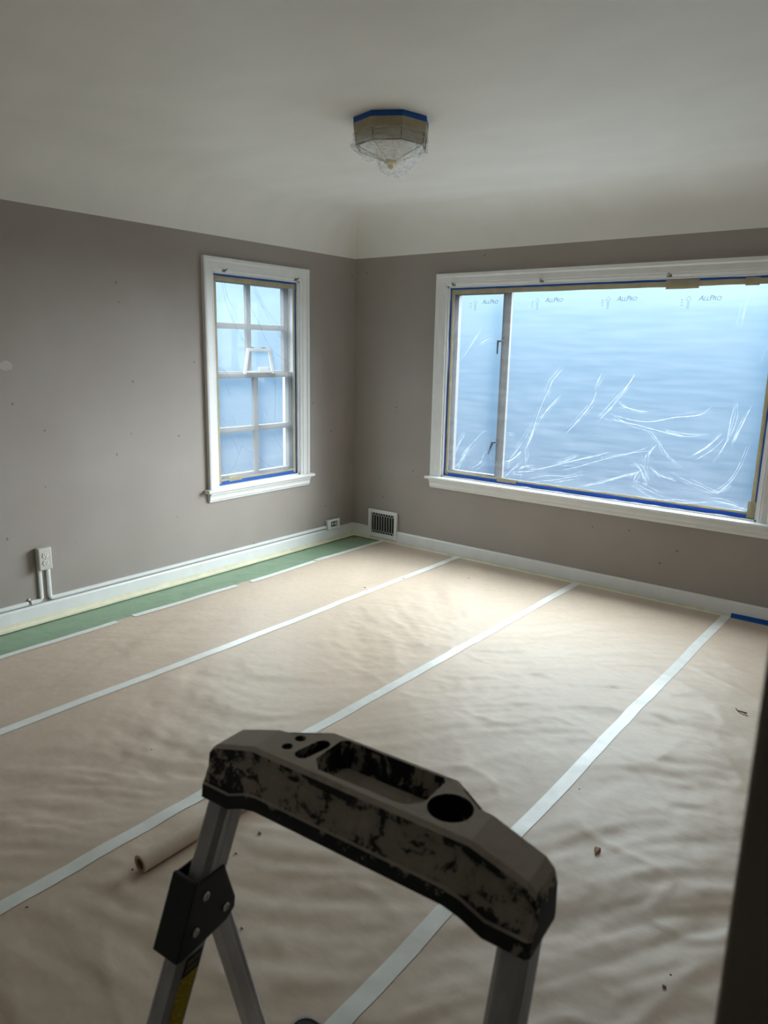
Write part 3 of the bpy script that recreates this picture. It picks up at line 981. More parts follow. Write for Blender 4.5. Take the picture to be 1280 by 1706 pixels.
paper('green_masking_paper', 0.030, TX[0] + 0.006, YR + 0.05, YB + 0.012, 'green masking paper strip along the left wall', 0.0, 0.012, HG, 'green_paper', None, 'masking paper')


def floor_tape(name, x, y0, y1, width, label, hf=HF, material='masking_tape_white', group='tape seams across the floor paper', lift=0.0024, skew=0.0):
    n = int((y1 - y0) / 0.02)
    m_ = 5
    ph = random.uniform(0, 9)
    top, vs, fs = [], [], []
    for i in range(n + 1):
        y = y0 + (y1 - y0) * i / n
        cx = x + 0.004 * math.sin(y * 1.7 + ph) + 0.002 * math.sin(y * 6 + ph) + skew * (i / n - 0.5)
        for j in range(m_):
            xx = cx + width * (j / (m_ - 1) - 0.5)
            vs.append((xx, y, 0))
    A = np.array(vs)
    A[:, 2] = np.maximum(hf(A[:, 0], A[:, 1]), 0.003) + lift
    for i in range(n):
        for j in range(m_ - 1):
            o = i * m_ + j
            fs.append((o, o + 1, o + m_ + 1, o + m_))
    me = bpy.data.meshes.new(name)
    me.from_pydata(A.tolist(), [], fs)
    o = link(name, me, material, smooth=True)
    return tag(o, label, 'tape', group)


floor_tape('seam_tape', TX[1], YR + 0.1, -0.030, 0.048, 'long white tape seam nearest the green strip')
floor_tape('seam_tape', TX[2], YR + 0.1, -0.030, 0.048, 'long white tape seam running behind the ladder cap, middle of three')
floor_tape('seam_tape', TX[3], YR + 0.1, -0.030, 0.048, 'long white tape seam nearest the dark door jamb')
HG2 = lambda x, y: np.maximum(HF(x, y), HG(x, y))
g = 'tape pieces along the edge of the green strip'
for y0, y1, sk, lb in ((YR + 0.1, -2.321, 0.0, 'cream tape piece on the green strip edge, nearest piece in front of the wall outlet'), (-2.213, -1.498, 0.02, 'cream tape piece on the green strip edge just past the wall outlet'),
                       (-1.391, -0.790, -0.012, 'cream tape piece on the green strip edge under the small window'), (-0.772, -0.035, 0.02, 'cream tape piece on the green strip edge nearest the corner')):
    floor_tape('edge_tape', TX[0], y0, y1, 0.040, lb, HG2, 'masking_tape_white', g, 0.0024, sk)


def base_tape(name, fn, s0, s1, up_, out, material, label, lift=0.0, group='tape along the baseboards'):
    """folded into the angle between baseboard and floor"""
    n = max(3, int((s1 - s0) / 0.08))
    prof = [(0.0168 + lift, up_), (0.0172 + lift, 0.016), (0.024 + lift, 0.0105), (out, 0.0105)]
    vs, fs = [], []
    for i in range(n + 1):
        s = s0 + (s1 - s0) * i / n
        j = random.uniform(-0.0015, 0.0015)
        vs += [fn(s, d + (j if k == 3 else 0), z + (j if k == 0 else 0) + lift) for k, (d, z) in enumerate(prof)]
        if i:
            o = (i - 1) * 4
            fs += [(o + a, o + a + 1, o + 5 + a, o + 4 + a) for a in range(3)]
    return tag(obj(name, MB().add(vs, fs), material), label, 'tape', group)


fnl = lambda s, d, z: (d, s, z)
fnb = lambda s, d, z: (s, -d, z)
base_tape('base_tape', fnl, YR + 0.1, -1.30, 0.036, 0.052, 'masking_tape_cream', 'cream masking tape along the left baseboard below the wall outlet')
base_tape('base_tape', fnl, -1.305, -0.020, 0.034, 0.050, 'masking_tape_cream', 'cream masking tape along the left baseboard below the small window', 0.0006)
base_tape('base_tape', fnb, 0.020, 1.20, 0.026, 0.034, 'masking_tape_cream', 'cream masking tape along the back baseboard below the vent', 0.0004)
base_tape('base_tape', fnb, 1.19, 2.850, 0.028, 0.036, 'masking_tape_cream', 'cream masking tape along the back baseboard below the picture window', 0.0009)
base_tape('base_tape', fnb, 2.845, XR - 0.02, 0.036, 0.046, 'blue_tape', 'thick blue painter tape at the right end of the back baseboard', 0.0014)
base_tape('base_tape', fnb, 0.36, 2.80, 0.015, 0.043, 'blue_tape', 'thin blue painter tape line showing below the back baseboard tape', -0.0002)
# a stray torn bit where the middle seam meets the wall
tag(obj('tape_scrap', MB().add([(1.965, -0.040, 0.0125), (2.010, -0.052, 0.013), (2.022, -0.085, 0.0125), (1.990, -0.062, 0.0125)], [(0, 1, 2, 3)]), 'masking_tape_cream'), 'small torn tape scrap at the end of the middle seam', 'tape')


# ------------------------------------------------------------------ loose things on the floor
def paper_roll():
    t = thing('kraft_paper_roll', 'brown kraft paper roll lying on the floor behind the ladder', 'paper roll', (2.078, -3.345, 0.0402), 0.0)
    R, L = 0.026, 0.80
    mb = MB()
    rings = []
    n = 28
    for y in (0.0, 0.003, L - 0.003, L):
        rings.append([((R if 0.001 < y < L - 0.001 else R - 0.001) * math.cos(2 * math.pi * k / n), y, R * math.sin(2 * math.pi * k / n)) for k in range(n)])
    mb.loft(rings, True, False)
    # spiral layers at the near end
    for rr0, rr1 in ((0.0255, 0.0215), (0.0195, 0.0165)):
        for y in (0.0, L):
            a = [(rr0 * math.cos(2 * math.pi * k / n), y, rr0 * math.sin(2 * math.pi * k / n)) for k in range(n)]
            b = [(rr1 * math.cos(2 * math.pi * k / n), y, rr1 * math.sin(2 * math.pi * k / n)) for k in range(n)]
            c = [(rr1 * math.cos(2 * math.pi * k / n), y + (0.06 if y == 0 else -0.06), rr1 * math.sin(2 * math.pi * k / n)) for k in range(n)]
            mb.loft([a, b, c], True, False)
            d = [(rr0 * math.cos(2 * math.pi * k / n), y + (0.05 if y == 0 else -0.05), rr0 * math.sin(2 * math.pi * k / n)) for k in range(n)]
            mb.loft([a, d], True, False)
    obj('wound_paper', mb, 'kraft_paper', t, smooth=False)
    mb = MB()
    for r_ in (0.0160, 0.0145):
        mb.loft([[(r_ * math.cos(2 * math.pi * k / n), y, r_ * math.sin(2 * math.pi * k / n)) for k in range(n)] for y in (0.002, L - 0.002)], True, False)
    obj('core_tube', mb, 'cardboard', t)


paper_roll()


def crumb(name, x, y, size, material, label, group, seed, flat=0.5):
    rnd = random.Random(seed)
    bm = bmesh.new()
    bmesh.ops.create_icosphere(bm, subdivisions=1, radius=size)
    for v in bm.verts:
        v.co *= rnd.uniform(0.6, 1.2)
        v.co.z *= flat
    me = bpy.data.meshes.new(name)
    bm.to_mesh(me)
    bm.free()
    z = float(HF(x, y)) + size * flat * 0.75
    return tag(link(name, me, material, loc=(x, y, z)), label, 'debris', group)


gd = 'small specks of debris on the floor paper'
for i, (x, y, z_, lb) in enumerate((
        (0.958, -1.003, .006, 'upper of two dark specks on the paper below the vent'),
        (0.996, -1.031, .005, 'lower of two dark specks on the paper below the vent'),
        (1.029, -0.699, .007, 'dark paint flake stuck on the seam tape nearest the green strip'),
        (2.052, -3.352, .004, 'tiny dark speck beside the open end of the paper roll'),
        (3.348, -2.800, .006, 'black paint flake on the paper at the lower right near the door jamb'),
        (3.349, -2.755, .003, 'tiny dark speck just above the black flake near the door jamb'),
        (2.866, -2.168, .003, 'tiny dark speck right of the seam tape nearest the door jamb'),
        (1.969, -3.609, .004, 'tiny dark speck just below the left end of the middle seam tape'),
        (1.350, -0.420, .005, 'tiny dark speck near the baseboard between the first two seam tapes'),
        (1.560, -2.950, .003, 'tiny dark speck above the middle seam tape at the left'))):
    crumb('paint_flake', x, y, z_, 'paint_flake', lb, gd, i)
gc = 'plaster crumbs by the ladder'
crumb('plaster_crumb', 2.226, -3.125, .005, 'plaster_crumb', 'small pale crumb right of the upper ladder rail', gc, 41, 0.8)
crumb('plaster_crumb', 2.451, -3.300, .0055, 'plaster_crumb', 'pale crumb right of the rear ladder leg', gc, 42, 0.8)
crumb('wood_crumb', 2.215, -3.023, 0.0065, 'wood_chip', 'small brown wood crumb right of the ladder rail', None, 77, 0.8)
# wedge-shaped wood chip
zz = float(HF(3.039, -2.446)) + 0.001
wc = MB().loft([[(-0.011, 0.010, 0), (0.009, 0.014, 0), (0.004, -0.018, 0)], [(-0.009, 0.010, 0.011), (0.008, 0.013, 0.012), (0.003, -0.012, 0.008)]])
tag(obj('wood_chip', wc, 'wood_chip', loc=(3.039, -2.446, zz), bevel=0.001), 'wedge-shaped wood chip lying on the paper at the right', 'debris')
zz = float(HF(3.166, -1.22)) + 0.003
tag(obj('dark_strand', MB().tube([(-0.026, 0.014, 0.002), (-0.014, 0.000, 0.0), (0.004, -0.006, 0.003), (0.022, -0.006, 0.002)], [0.0012, 0.002, 0.003, 0.0035], 6), 'paint_flake', loc=(3.166, -1.22, zz)), 'curved dark strand lying on the paper at the right', 'debris')

# ------------------------------------------------------------------ vent in the back wall


def vent():
    x0, x1, z0, z1 = VENT
    t = thing('wall_vent', 'white wall register with dark latticed grille beside the corner', 'vent')
    mb = MB()
    fw = 0.026
    for q in ((x0, x0 + fw, z0, z1), (x1 - fw, x1, z0, z1), (x0 + fw, x1 - fw, z1 - fw, z1), (x0 + fw, x1 - fw, z0, z0 + 0.032)):
        mb.box(q[0], q[1], -0.022, -0.0005, q[2], q[3])
    obj('frame', mb, 'trim_paint', t, bevel=0.003)
    a0, a1, b0, b1 = x0 + fw, x1 - fw, z0 + 0.032, z1 - fw
    obj('backing', MB().box(a0, a1, -0.0035, -0.0005, b0, b1), 'dark_slot', t)
    g_ = MB()
    n = 9
    p = (a1 - a0) / n
    y0, y1 = -0.015, -0.012
    hx = 0.026

    def bar(xa, za, xb, zb, w_=0.0019):
        d = Vector((xb - xa, zb - za))
        nn = Vector((-d.y, d.x)).normalized() * w_ / 2
        poly = [(xa - nn.x, za - nn.y), (xb - nn.x, zb - nn.y), (xb + nn.x, zb + nn.y), (xa + nn.x, za + nn.y)]
        g_.loft([[(a, y0, b) for a, b in poly], [(a, y1, b) for a, b in poly]])
    for i in range(n):
        xa = a0 + i * p
        xc = xa + p / 2
        xb = xa + p
        # elongated hexagons: bars between cells, pointed at both ends
        if i:
            bar(xa, b0 + hx, xa, b1 - hx)
        bar(xa, b1 - hx, xc, b1 - hx + p * 0.6)
        bar(xb, b1 - hx, xc, b1 - hx + p * 0.6)
        bar(xc, b1 - hx + p * 0.6, xc, b1)
        bar(xa, b0 + hx, xc, b0 + hx - p * 0.6)
        bar(xb, b0 + hx, xc, b0 + hx - p * 0.6)
        bar(xc, b0 + hx - p * 0.6, xc, b0)
    obj('grille', g_, 'trim_paint', t)
    for z in (b0 - 0.010,):
        obj('screw', MB().tube([(x1 - 0.013, -0.022, (z0 + z1) / 2), (x1 - 0.013, -0.0245, (z0 + z1) / 2)], 0.004, 8), 'rivet_metal', t)


vent()

# ------------------------------------------------------------------ electrical boxes and surface raceway on the left wall


def receptacle(parent, c, vertical=True, k_=1.0):
    """face of one outlet: c = (x, y, z) centre on the plate face, x into the room"""
    x, y, z = c
    n = 20
    r = 0.0165 * k_
    pts = [(r * math.cos(2 * math.pi * k / n), max(-0.0135 * k_, min(0.0135 * k_, r * math.sin(2 * math.pi * k / n)))) for k in range(n)]
    fn = (lambda a, b, d: (x + d, y + a, z + b)) if vertical else (lambda a, b, d: (x + d, y + b, z + a))
    o = obj('receptacle', MB().prism(pts, fn, 0.0, 0.003), 'white_plastic', parent, bevel=0.0006)
    for q in ((-0.0075, -0.0050, -0.001, 0.008), (0.0050, 0.0075, -0.001, 0.009), (-0.0030, 0.0030, -0.010, -0.005)):
        q = [v * k_ for v in q]
        poly = [(q[0], q[2]), (q[1], q[2]), (q[1], q[3]), (q[0], q[3])]
        obj('slot', MB().prism(poly, fn, 0.0026, 0.0034), 'dark_slot', o)
    return o


ob = thing('wall_outlet', 'surface-mounted duplex outlet box on the left wall above two conduits', 'outlet', (0, -2.526, 0.29))
obj('box', MB().box(0.0008, 0.040, -0.036, 0.036, 0.0, 0.119), 'outlet_plate', ob, bevel=0.006)
receptacle(ob, (0.040, 0.0, 0.080))
receptacle(ob, (0.040, 0.0, 0.040))
obj('screw', MB().tube([(0.040, 0, 0.060), (0.0418, 0, 0.060)], 0.003, 8), 'rivet_metal', ob)


def raceway(name, pts, label, group, r=0.0105):
    mb = MB()
    n = 10
    P = [Vector(p) for p in pts]
    rings = []
    for i, p in enumerate(P):
        t = (P[min(i + 1, len(P) - 1)] - P[max(i - 1, 0)]).normalized()
        side = t.cross(Vector((1, 0, 0))).normalized()
        prof = [(0.001, -r), (0.010, -r), (0.0145, -r * 0.7), (0.016, 0), (0.0145, r * 0.7), (0.010, r), (0.001, r)]
        rings.append([Vector((a, p.y, p.z)) + side * b for a, b in prof])
    mb.loft(rings)
    return tag(obj(name, mb, 'trim_paint'), label, 'conduit', group)


gr = 'white surface conduits above the left baseboard'
zc = BH + 0.0175
raceway('surface_conduit', [(0, -2.548, 0.292), (0, -2.548, zc + 0.012), (0, -2.556, zc + 0.002), (0, -2.572, zc), (0, YR + 0.05, zc)], 'white surface conduit dropping from the outlet and running out of frame', gr)
raceway('surface_conduit', [(0, -2.502, 0.292), (0, -2.502, zc + 0.012), (0, -2.495, zc + 0.002), (0, -2.480, zc), (0, -0.325, zc)], 'white surface conduit running from the outlet along the baseboard to the corner outlet', gr)
cl = thing('conduit_clip', 'small metal strap clip on the conduit left of the outlet drop', 'clip')
mb = MB()
prof = [(0.0, zc + 0.022), (0.003, zc + 0.0125), (0.012, zc + 0.0120), (0.0178, zc + 0.007), (0.0178, zc - 0.007), (0.012, zc - 0.0120)]
mb.loft([[(a, y, b) for a, b in prof] for y in (-2.618, -2.608)], closed=False, caps=False)
obj('strap', mb, 'bracket_metal', cl)
obj('screw', MB().tube([(0.001, -2.613, zc + 0.020), (0.008, -2.613, zc + 0.020)], 0.006, 10), 'white_plastic', cl)

oc = thing('corner_outlet', 'horizontal duplex outlet in white plate on the baseboard near the corner', 'outlet', (0, -0.258, 0.139))
fr = MB()
for q in ((-0.066, -0.034, -0.036, 0.036), (0.040, 0.066, -0.036, 0.036), (-0.034, 0.040, 0.021, 0.036), (-0.034, 0.040, -0.036, -0.021)):
    fr.box(0.0170, 0.034, q[0], q[1], q[2], q[3])
fr.box(0.0008, 0.0172, -0.060, 0.060, -0.0345, 0.033)
obj('plate', fr, 'trim_paint', oc, bevel=0.002)
obj('box_back', MB().box(0.0175, 0.0190, -0.033, 0.039, -0.0205, 0.0205), 'dark_slot', oc)
obj('yoke', MB().box(0.019, 0.028, -0.026, 0.032, -0.010, 0.012), 'dark_slot', oc)
receptacle(oc, (0.028, -0.012, 0.001), False, 0.72)
receptacle(oc, (0.028, 0.018, 0.001), False, 0.72)


rnd_ = random.Random(4)
sp_pts = [(0.030 * math.cos(t) * (1 + 0.15 * math.sin(3 * t)), 0.024 * math.sin(t) - 0.012 * abs(math.cos(t)) ** 3 + 0.006) for t in [2 * math.pi * k / 24 for k in range(24)]]
mat('spackle', (0.46, 0.41, 0.385), 0.7, noise=0.06, scale=30)
tag(obj('spackle_patch', MB().prism(sp_pts, lambda a, b, d: (d, -2.622 + a, 1.338 + b), 0.0, 0.0008), 'spackle'), 'pale smeared spackle patch at the left edge of the left wall', 'patch')

# ------------------------------------------------------------------ ceiling light in a plastic bag
def ceiling_light():
    C0 = (1.663, -1.736)
    R = 0.160
    base_ang = math.radians(30.76) - math.pi / 2 - math.pi / 8     # a face looks at the doorway
    t = thing('flush_mount_lamp', 'octagonal glass and brass flush ceiling light', 'ceiling light', (C0[0], C0[1], 2.20))
    zt, zm, zb = 0.180, 0.076, 0.022
    ang = [base_ang + i * math.pi / 4 for i in range(8)]
    P = lambda r, a, z: Vector((r * math.cos(a), r * math.sin(a), z))
    obj('canopy', MB().loft([[P(R - 0.004, a, zt - 0.02) for a in ang], [P(R - 0.004, a, zt) for a in ang]]), 'brass_came', t)
    Rb = R - 0.012
    for i in range(8):
        a, b = ang[i], ang[(i + 1) % 8]
        q = [P(R - 0.004, a, zt - 0.02), P(R - 0.004, b, zt - 0.02), P(Rb, b, zm), P(Rb, a, zm)]
        nrm = (q[1] - q[0]).cross(q[3] - q[0]).normalized() * 0.003
        obj('side_pane', MB().loft([q, [v - nrm * (1 if nrm.dot(q[0]) > 0 else -1) for v in q]]), 'glass_panel_side', t)
        q = [P(Rb, a, zm), P(Rb, b, zm), P(0.016, b, zb), P(0.016, a, zb)]
        obj('lower_pane', MB().loft([q, [v + Vector((0, 0, 0.003)) for v in q]]), 'glass_panel_milk', t)
        obj('upright_came', MB().tube([P(R - 0.003, a, zt - 0.02), P(Rb + 0.001, a, zm)], 0.0026, 6), 'brass_came', t)
        obj('rim_came', MB().tube([P(Rb + 0.001, a, zm), P(Rb + 0.001, b, zm)], 0.0034, 6), 'brass_came', t)
        obj('lower_came', MB().tube([P(Rb, a, zm), P(0.015, a, zb)], 0.0022, 6), 'brass', t)
    mb = MB()
    prof = [(0.026, 0.026), (0.028, 0.020), (0.020, 0.012), (0.010, 0.008), (0.011, 0.002), (0.006, -0.006), (0.001, -0.008)]
    mb.loft([[P(r, k * math.pi / 8, z) for k in range(16)] for r, z in prof])
    obj('finial', mb, 'brass', t, smooth=True)

    # bag
    g_ = thing('light_cover', 'crumpled clear plastic bag taped around the ceiling light', 'plastic cover', (C0[0], C0[1], 2.17))
    oz = 2.17
    o8 = [P(R + 0.002, a, HC - oz - 0.001) for a in ang]
    i8 = [P(R + 0.001, a, HC - oz - 0.024) for a in ang]
    obj('blue_tape_band', MB().loft([o8, i8], True, False), 'blue_tape', g_)
    m8 = [P(R + 0.0025, a, HC - oz - 0.0225) for a in ang]
    n8 = [P(R - 0.002, a, HC - oz - 0.062) for a in ang]
    obj('masking_tape_band', MB().loft([m8, n8], True, False), 'masking_tape_tan', g_)
    latd = Vector((0.787, 0.617, 0))
    # skirt of film around the panes, then a sagging underside
    na, rings = 72, []
    zr = 2.272 - oz
    rnd = lambda a, b, s_: float(vnoise(a, b, s_))

    def zlow(lat):
        xs = [-0.20, -0.15, -0.125, -0.085, -0.062, -0.045, -0.02, 0.03, 0.07, 0.12, 0.20]
        zs = [2.262, 2.243, 2.224, 2.222, 2.250, 2.196, 2.178, 2.172, 2.180, 2.212, 2.262]
        return float(np.interp(lat, xs, zs)) - oz
    for i in range(7):
        z = (HC - 0.058 - oz) + (zr - (HC - 0.058 - oz)) * i / 6
        ring = []
        for k in range(na):
            a = 2 * math.pi * k / na
            # octagon radius
            d = (a - base_ang) % (math.pi / 4) - math.pi / 8
            r = (R + 0.001 - 0.004 * i / 6) * math.cos(math.pi / 8) / math.cos(d) + 0.003
            r += (0.010 * i / 6) * abs(rnd(a * 5, z * 40, 61)) + 0.012 * (i / 6) ** 2 * max(0, -math.cos(a - math.atan2(latd.y, latd.x)) - 0.4)
            ring.append(P(r, a, z))
        rings.append(ring)
    for i in range(1, 15):
        f = 1 - i / 14.5
        ring = []
        for k in range(na):
            a = 2 * math.pi * k / na
            e = rings[6][k]
            x, y = e.x * f, e.y * f
            lat = x * latd.x + y * latd.y
            bl = 1 - f ** 3.2
            z = zr + (zlow(lat) - zr) * bl
            z += 0.007 * bl * rnd(x * 42 + 5, y * 30, 62) + 0.005 * bl * rnd(x * 80, y * 90, 63)
            ring.append(Vector((x, y, z)))
        rings.append(ring)
    obj('bag', MB().loft(rings, True, False), 'bag_film', g_, smooth=False)
    fm_ = MB()
    for k in range(16):
        a = random.uniform(0, 6.28)
        pts = []
        a2 = a + random.uniform(-0.9, 0.9)
        i0 = random.randint(4, 8)
        for i in range(i0, min(i0 + random.randint(5, 8), len(rings))):
            kk = int((a + (a2 - a) * (i - i0) / 8) / (2 * math.pi) * na) % na
            pts.append(rings[i][kk] * 1.012 + Vector((0, 0, -0.0012)))
        fm_.tube(pts, [0.0004 + 0.0014 * math.sin(math.pi * (j + 0.5) / len(pts)) for j in range(len(pts))], 5)
    obj('folds', fm_, 'film_fold', g_, smooth=True)['kind'] = 'stuff'


ceiling_light()


# ------------------------------------------------------------------ step ladder
def bool_cut(me, cutters):
    base = bpy.data.objects.new('tmp_base', me)
    col.objects.link(base)
    tmp = [base]
    for cm in cutters:
        c = bpy.data.objects.new('tmp_cut', cm)
        col.objects.link(c)
        tmp.append(c)
        md = base.modifiers.new('b', 'BOOLEAN')
        md.operation, md.object, md.solver = 'DIFFERENCE', c, 'EXACT'
    dg = bpy.context.evaluated_depsgraph_get()
    dg.update()
    out = bpy.data.meshes.new_from_object(base.evaluated_get(dg))
    for o in tmp:
        bpy.data.objects.remove(o)
    return out


def step_ladder():
    t = thing('step_ladder', 'two-step aluminium folding ladder with plaster-smeared tool tray cap', 'ladder', (3.191, -3.749, 0.0), math.radians(3.9))
    CZ = 0.950
    # --- cap: sections along u
    us = [-0.238, -0.234, -0.224, -0.186, -0.158, -0.146, -0.138, -0.095, 0.095, 0.138, 0.146, 0.158, 0.186, 0.224, 0.234, 0.238]
    rings = []
    for u in us:
        a = abs(u)
        zt = float(np.interp(a, [0, 0.158, 0.224, 0.234, 0.238], [CZ, CZ, 0.931, 0.922, 0.908]))
        zb = float(np.interp(a, [0, 0.138, 0.184, 0.186, 0.238], [0.876, 0.876, 0.866, 0.860, 0.860]))
        vb = float(np.interp(a, [0, 0.095, 0.146, 0.238], [0.088, 0.088, 0.053, 0.046]))
        k = 1.0 if a < 0.236 else 0.8
        rings.append([(u, -0.025 * k, zb), (u, -0.0225 * k, zb + 0.018), (u, -0.0195 * k, zb + 0.020), (u, -0.007 * k, zt - 0.015), (u, -0.0095 * k, zt - 0.013), (u, -0.008 * k, zt - 0.004), (u, -0.002, zt),
                      (u, vb - 0.002, zt), (u, vb, zt - 0.003), (u, vb + 0.002, zb + 0.006), (u, vb, zb)])
    me = MB().loft(rings).mesh('cap')
    cut = []
    tray = [(-0.056, 0.007), (0.064, 0.007), (0.082, 0.026), (0.082, 0.074), (0.076, 0.081), (-0.068, 0.081), (-0.074, 0.074), (-0.074, 0.024)]
    low = [(a * 0.93, 0.044 + (b - 0.044) * 0.88) for a, b in tray]
    hi = [(a * 1.02, 0.044 + (b - 0.044) * 1.03) for a, b in tray]
    cut.append(MB().loft([[(a, b, CZ - 0.036) for a, b in low], [(a, b, CZ + 0.003) for a, b in hi]]).mesh('c'))

    def cyl(cx, cy, r, dep, n=24, r1=None):
        r1 = r1 or r
        return MB().loft([[(cx + r1 * math.cos(2 * math.pi * k / n), cy + r1 * math.sin(2 * math.pi * k / n), CZ - dep) for k in range(n)], [(cx + r * math.cos(2 * math.pi * k / n), cy + r * math.sin(2 * math.pi * k / n), CZ + 0.01) for k in range(n)]]).mesh('c')
    cut.append(cyl(0.1125, 0.034, 0.0270, 0.055, 28, 0.0250))
    cut.append(cyl(-0.122, 0.049, 0.0075, 0.05, 16))
    cut.append(cyl(-0.123, 0.024, 0.0075, 0.05, 16))
    # stadium-shaped slot
    st = []
    p0, p1, rr = Vector((-0.095, 0.022)), Vector((-0.089, 0.054)), 0.0105
    dr = (p1 - p0).normalized()
    an = math.atan2(dr.y, dr.x)
    for k in range(9):
        th = an + math.pi / 2 + math.pi * k / 8
        st.append((p0.x + rr * math.cos(th), p0.y + rr * math.sin(th)))
    for k in range(9):
        th = an - math.pi / 2 + math.pi * k / 8
        st.append((p1.x + rr * math.cos(th), p1.y + rr * math.sin(th)))
    cut.append(MB().loft([[(a, b, CZ - 0.05) for a, b in st], [(a, b, CZ + 0.01) for a, b in st]]).mesh('c'))
    # narrow slots along the chamfered back corners
    for sg in (-1, 1):
        A, B = Vector((sg * 0.108, 0.0755)), Vector((sg * 0.142, 0.0520))
        d = (B - A).normalized()
        nn = Vector((-d.y, d.x)) * 0.0016
        q = [A - nn, B - nn, B + nn, A + nn]
        cut.append(MB().loft([[(v.x, v.y, CZ - 0.03) for v in q], [(v.x, v.y, CZ + 0.01) for v in q]]).mesh('c'))
    me2 = bool_cut(me, cut)
    me2.materials.clear()
    cap = link('cap', me2, 'cap', t, bevel=0.0018)
    cap['label'] = 'plaster-smeared black plastic cap with tray, cup hole and slots'

    # --- rails
    def rail(name, top, bot, wu, wv, front=True):
        c = 0.007
        if front:
            pr = [(-wu / 2, -wv / 2 + c), (-wu / 2 + c, -wv / 2), (wu / 2 - c, -wv / 2), (wu / 2, -wv / 2 + c), (wu / 2 - 0.0006, -0.003), (wu / 2, 0.000), (wu / 2, wv / 2), (-wu / 2, wv / 2)]
        else:
            pr = [(-wu / 2, -wv / 2), (wu / 2, -wv / 2), (wu / 2, 0.0), (wu / 2 - 0.0006, 0.003), (wu / 2, wv / 2 - c), (wu / 2 - c, wv / 2), (-wu / 2 + c, wv / 2), (-wu / 2, wv / 2 - c)]
        rg = [[(p[0] + a, p[1] + b, p[2]) for a, b in pr] for p in (top, bot)]
        return obj(name, MB().loft(rg), 'aluminium', t)

    lean, rlean, spl = -0.415, 0.276, 0.031
    for sg in (-1, 1):
        uc = 0.216
        top = (sg * uc, -0.003 - lean * 0 , 0.885)
        ft = lambda z: (sg * (uc + spl * (0.86 - z)), 0.006 + lean * (0.86 - z), z)
        fr_ = rail('front_rail', ft(0.885), ft(0.030), 0.036, 0.040)
        rr_ = lambda z: (sg * (0.219 + spl * (0.70 - z)), -0.018 + rlean * (0.70 - z), z)
        rail('rear_leg', rr_(0.735), rr_(0.030), 0.024, 0.032, False)
        # feet
        for f in (ft(0.0), rr_(0.0)):
            x, y = f[0], f[1]
            obj('foot', MB().loft([[(x - 0.020, y - 0.028, 0.0105), (x + 0.020, y - 0.028, 0.0105), (x + 0.020, y + 0.028, 0.0105), (x - 0.020, y + 0.028, 0.0105)],
                                   [(x - 0.018, y - 0.026, 0.034), (x + 0.018, y - 0.026, 0.034), (x + 0.018, y + 0.026, 0.034), (x - 0.018, y + 0.026, 0.034)]]), 'black_plastic', t, bevel=0.003)
        # hinge bracket: side plates joined by a front wrap
        inner_u, outer_u = 0.1985, 0.2445
        side = [(-0.068, 0.766), (-0.020, 0.768), (-0.002, 0.706), (-0.004, 0.690), (-0.020, 0.680), (-0.100, 0.672), (-0.108, 0.676)]
        mb = MB()
        for ua, ub in ((inner_u, inner_u + 0.003), (outer_u - 0.003, outer_u)):
            mb.loft([[(sg * ua, v, z) for v, z in side], [(sg * ub, v, z) for v, z in side]])
        wrap = [(-0.070, 0.768), (-0.064, 0.768), (-0.102, 0.673), (-0.109, 0.675)]
        mb.loft([[(sg * inner_u, v, z) for v, z in wrap], [(sg * outer_u, v, z) for v, z in wrap]])
        hb = obj('hinge_bracket', mb, 'black_plastic', t, bevel=0.0015)
        for v, z in ((-0.055, 0.742), (-0.021, 0.702), (-0.075, 0.700)):
            prof = [(0.0062, 0.0), (0.0062, 0.0010), (0.0050, 0.0018), (0.0034, 0.0018), (0.0030, 0.0006), (0.0001, 0.0006)]
            n = 14
            for side_u, dr_ in ((inner_u, -1), (outer_u, 1)):
                obj('rivet', MB().loft([[(sg * (side_u + dr_ * h), v + r * math.cos(2 * math.pi * k / n), z + r * math.sin(2 * math.pi * k / n)) for k in range(n)] for r, h in prof]), 'rivet_metal', hb, smooth=False)
        if sg == -1:
            # safety label on the inner face of the left rail
            def lp(z, off):
                p = ft(z)
                return p[0] + 0.0182, p[1] + off, z
            def strip(nm, za, zb, mt):
                a0, a1 = lp(za, -0.012), lp(za, 0.0175)
                b0, b1 = lp(zb, -0.012), lp(zb, 0.0175)
                vs = [a0, a1, b1, b0]
                return obj(nm, MB().loft([[v for v in vs], [(v[0] + 0.0004, v[1], v[2]) for v in vs]]), mt, fr_)
            # keep labels in the rail's frame
            s1_ = strip('label_header', 0.664, 0.640, 'black_plastic')
            strip('warning_label', 0.640, 0.430, 'label')['label'] = 'yellow warning label with fine black print'
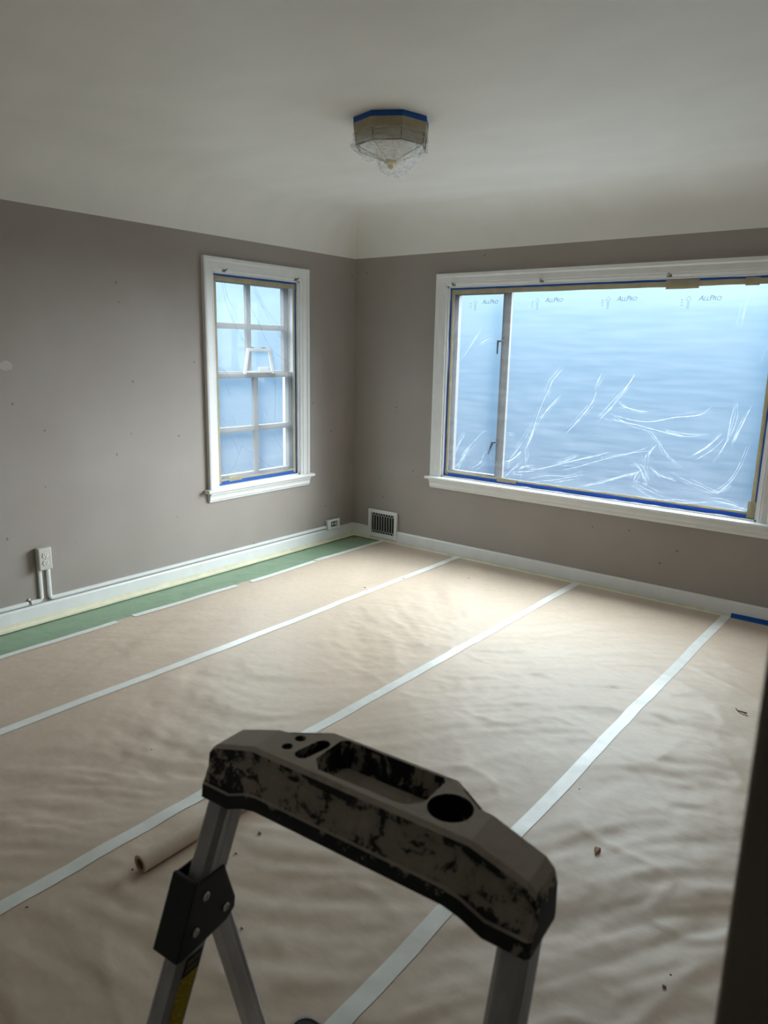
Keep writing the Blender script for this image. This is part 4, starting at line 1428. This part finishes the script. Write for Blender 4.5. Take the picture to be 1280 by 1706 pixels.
            for k in range(2):
                za = 0.6595 - k * 0.0095
                a0, a1 = lp(za, -0.008), lp(za, 0.0135)
                b0, b1 = lp(za - 0.006, -0.008), lp(za - 0.006, 0.0135)
                obj('header_line', MB().loft([[(v[0] + 0.0004, v[1], v[2]) for v in (a0, a1, b1, b0)], [(v[0] + 0.0007, v[1], v[2]) for v in (a0, a1, b1, b0)]]), 'header_print', s1_)
    # platform step
    zp = 0.455
    u0, v0, v1, rc = 0.158, -0.215, 0.094, 0.022
    out = []
    for cx, cy, a0 in ((u0 - rc, v1 - rc, 0), (-u0 + rc, v1 - rc, 90), (-u0 + rc, v0 + rc, 180), (u0 - rc, v0 + rc, 270)):
        for k in range(6):
            th = math.radians(a0 + 90 * k / 5)
            out.append((cx + rc * math.cos(th), cy + rc * math.sin(th)))
    inn = [(a * 0.975, (b + 0.0605) * 0.975 - 0.0605) for a, b in out]
    mb = MB()
    mb.loft([[(a, b, zp - 0.028) for a, b in out], [(a, b, zp) for a, b in out], [(a, b, zp) for a, b in inn], [(a, b, zp - 0.003) for a, b in inn]], True, True)
    obj('platform', mb, 'aluminium', t)
    obj('platform_tread', MB().loft([[(a * 0.998, b, zp - 0.0028) for a, b in inn], [(a * 0.998, b, zp - 0.0012) for a, b in inn]]), 'tread_rubber', t)
    for sg in (-1, 1):
        obj('platform_arm', MB().loft([[(sg * 0.149, -0.17, zp - 0.026), (sg * 0.149, -0.13, zp - 0.026), (sg * 0.149, -0.13, zp - 0.010), (sg * 0.149, -0.17, zp - 0.010)],
                                       [(sg * 0.2125, -0.19, zp - 0.026), (sg * 0.2125, -0.15, zp - 0.026), (sg * 0.2125, -0.15, zp - 0.010), (sg * 0.2125, -0.19, zp - 0.010)]]), 'aluminium', t)
    zs = 0.235
    vc = 0.006 + lean * (0.86 - zs)
    obj('step', MB().box(-0.219, 0.219, vc - 0.045, vc + 0.045, zs - 0.025, zs), 'aluminium', t, bevel=0.004)
    obj('step_tread', MB().box(-0.205, 0.205, vc - 0.040, vc + 0.040, zs + 0.0002, zs + 0.002), 'tread_rubber', t)
    zz_ = 0.20
    vr = -0.018 + rlean * (0.70 - zz_)
    obj('rear_brace', MB().tube([(-0.224, vr, zz_), (0.224, vr, zz_)], 0.009, 10), 'aluminium', t, smooth=True)


step_ladder()
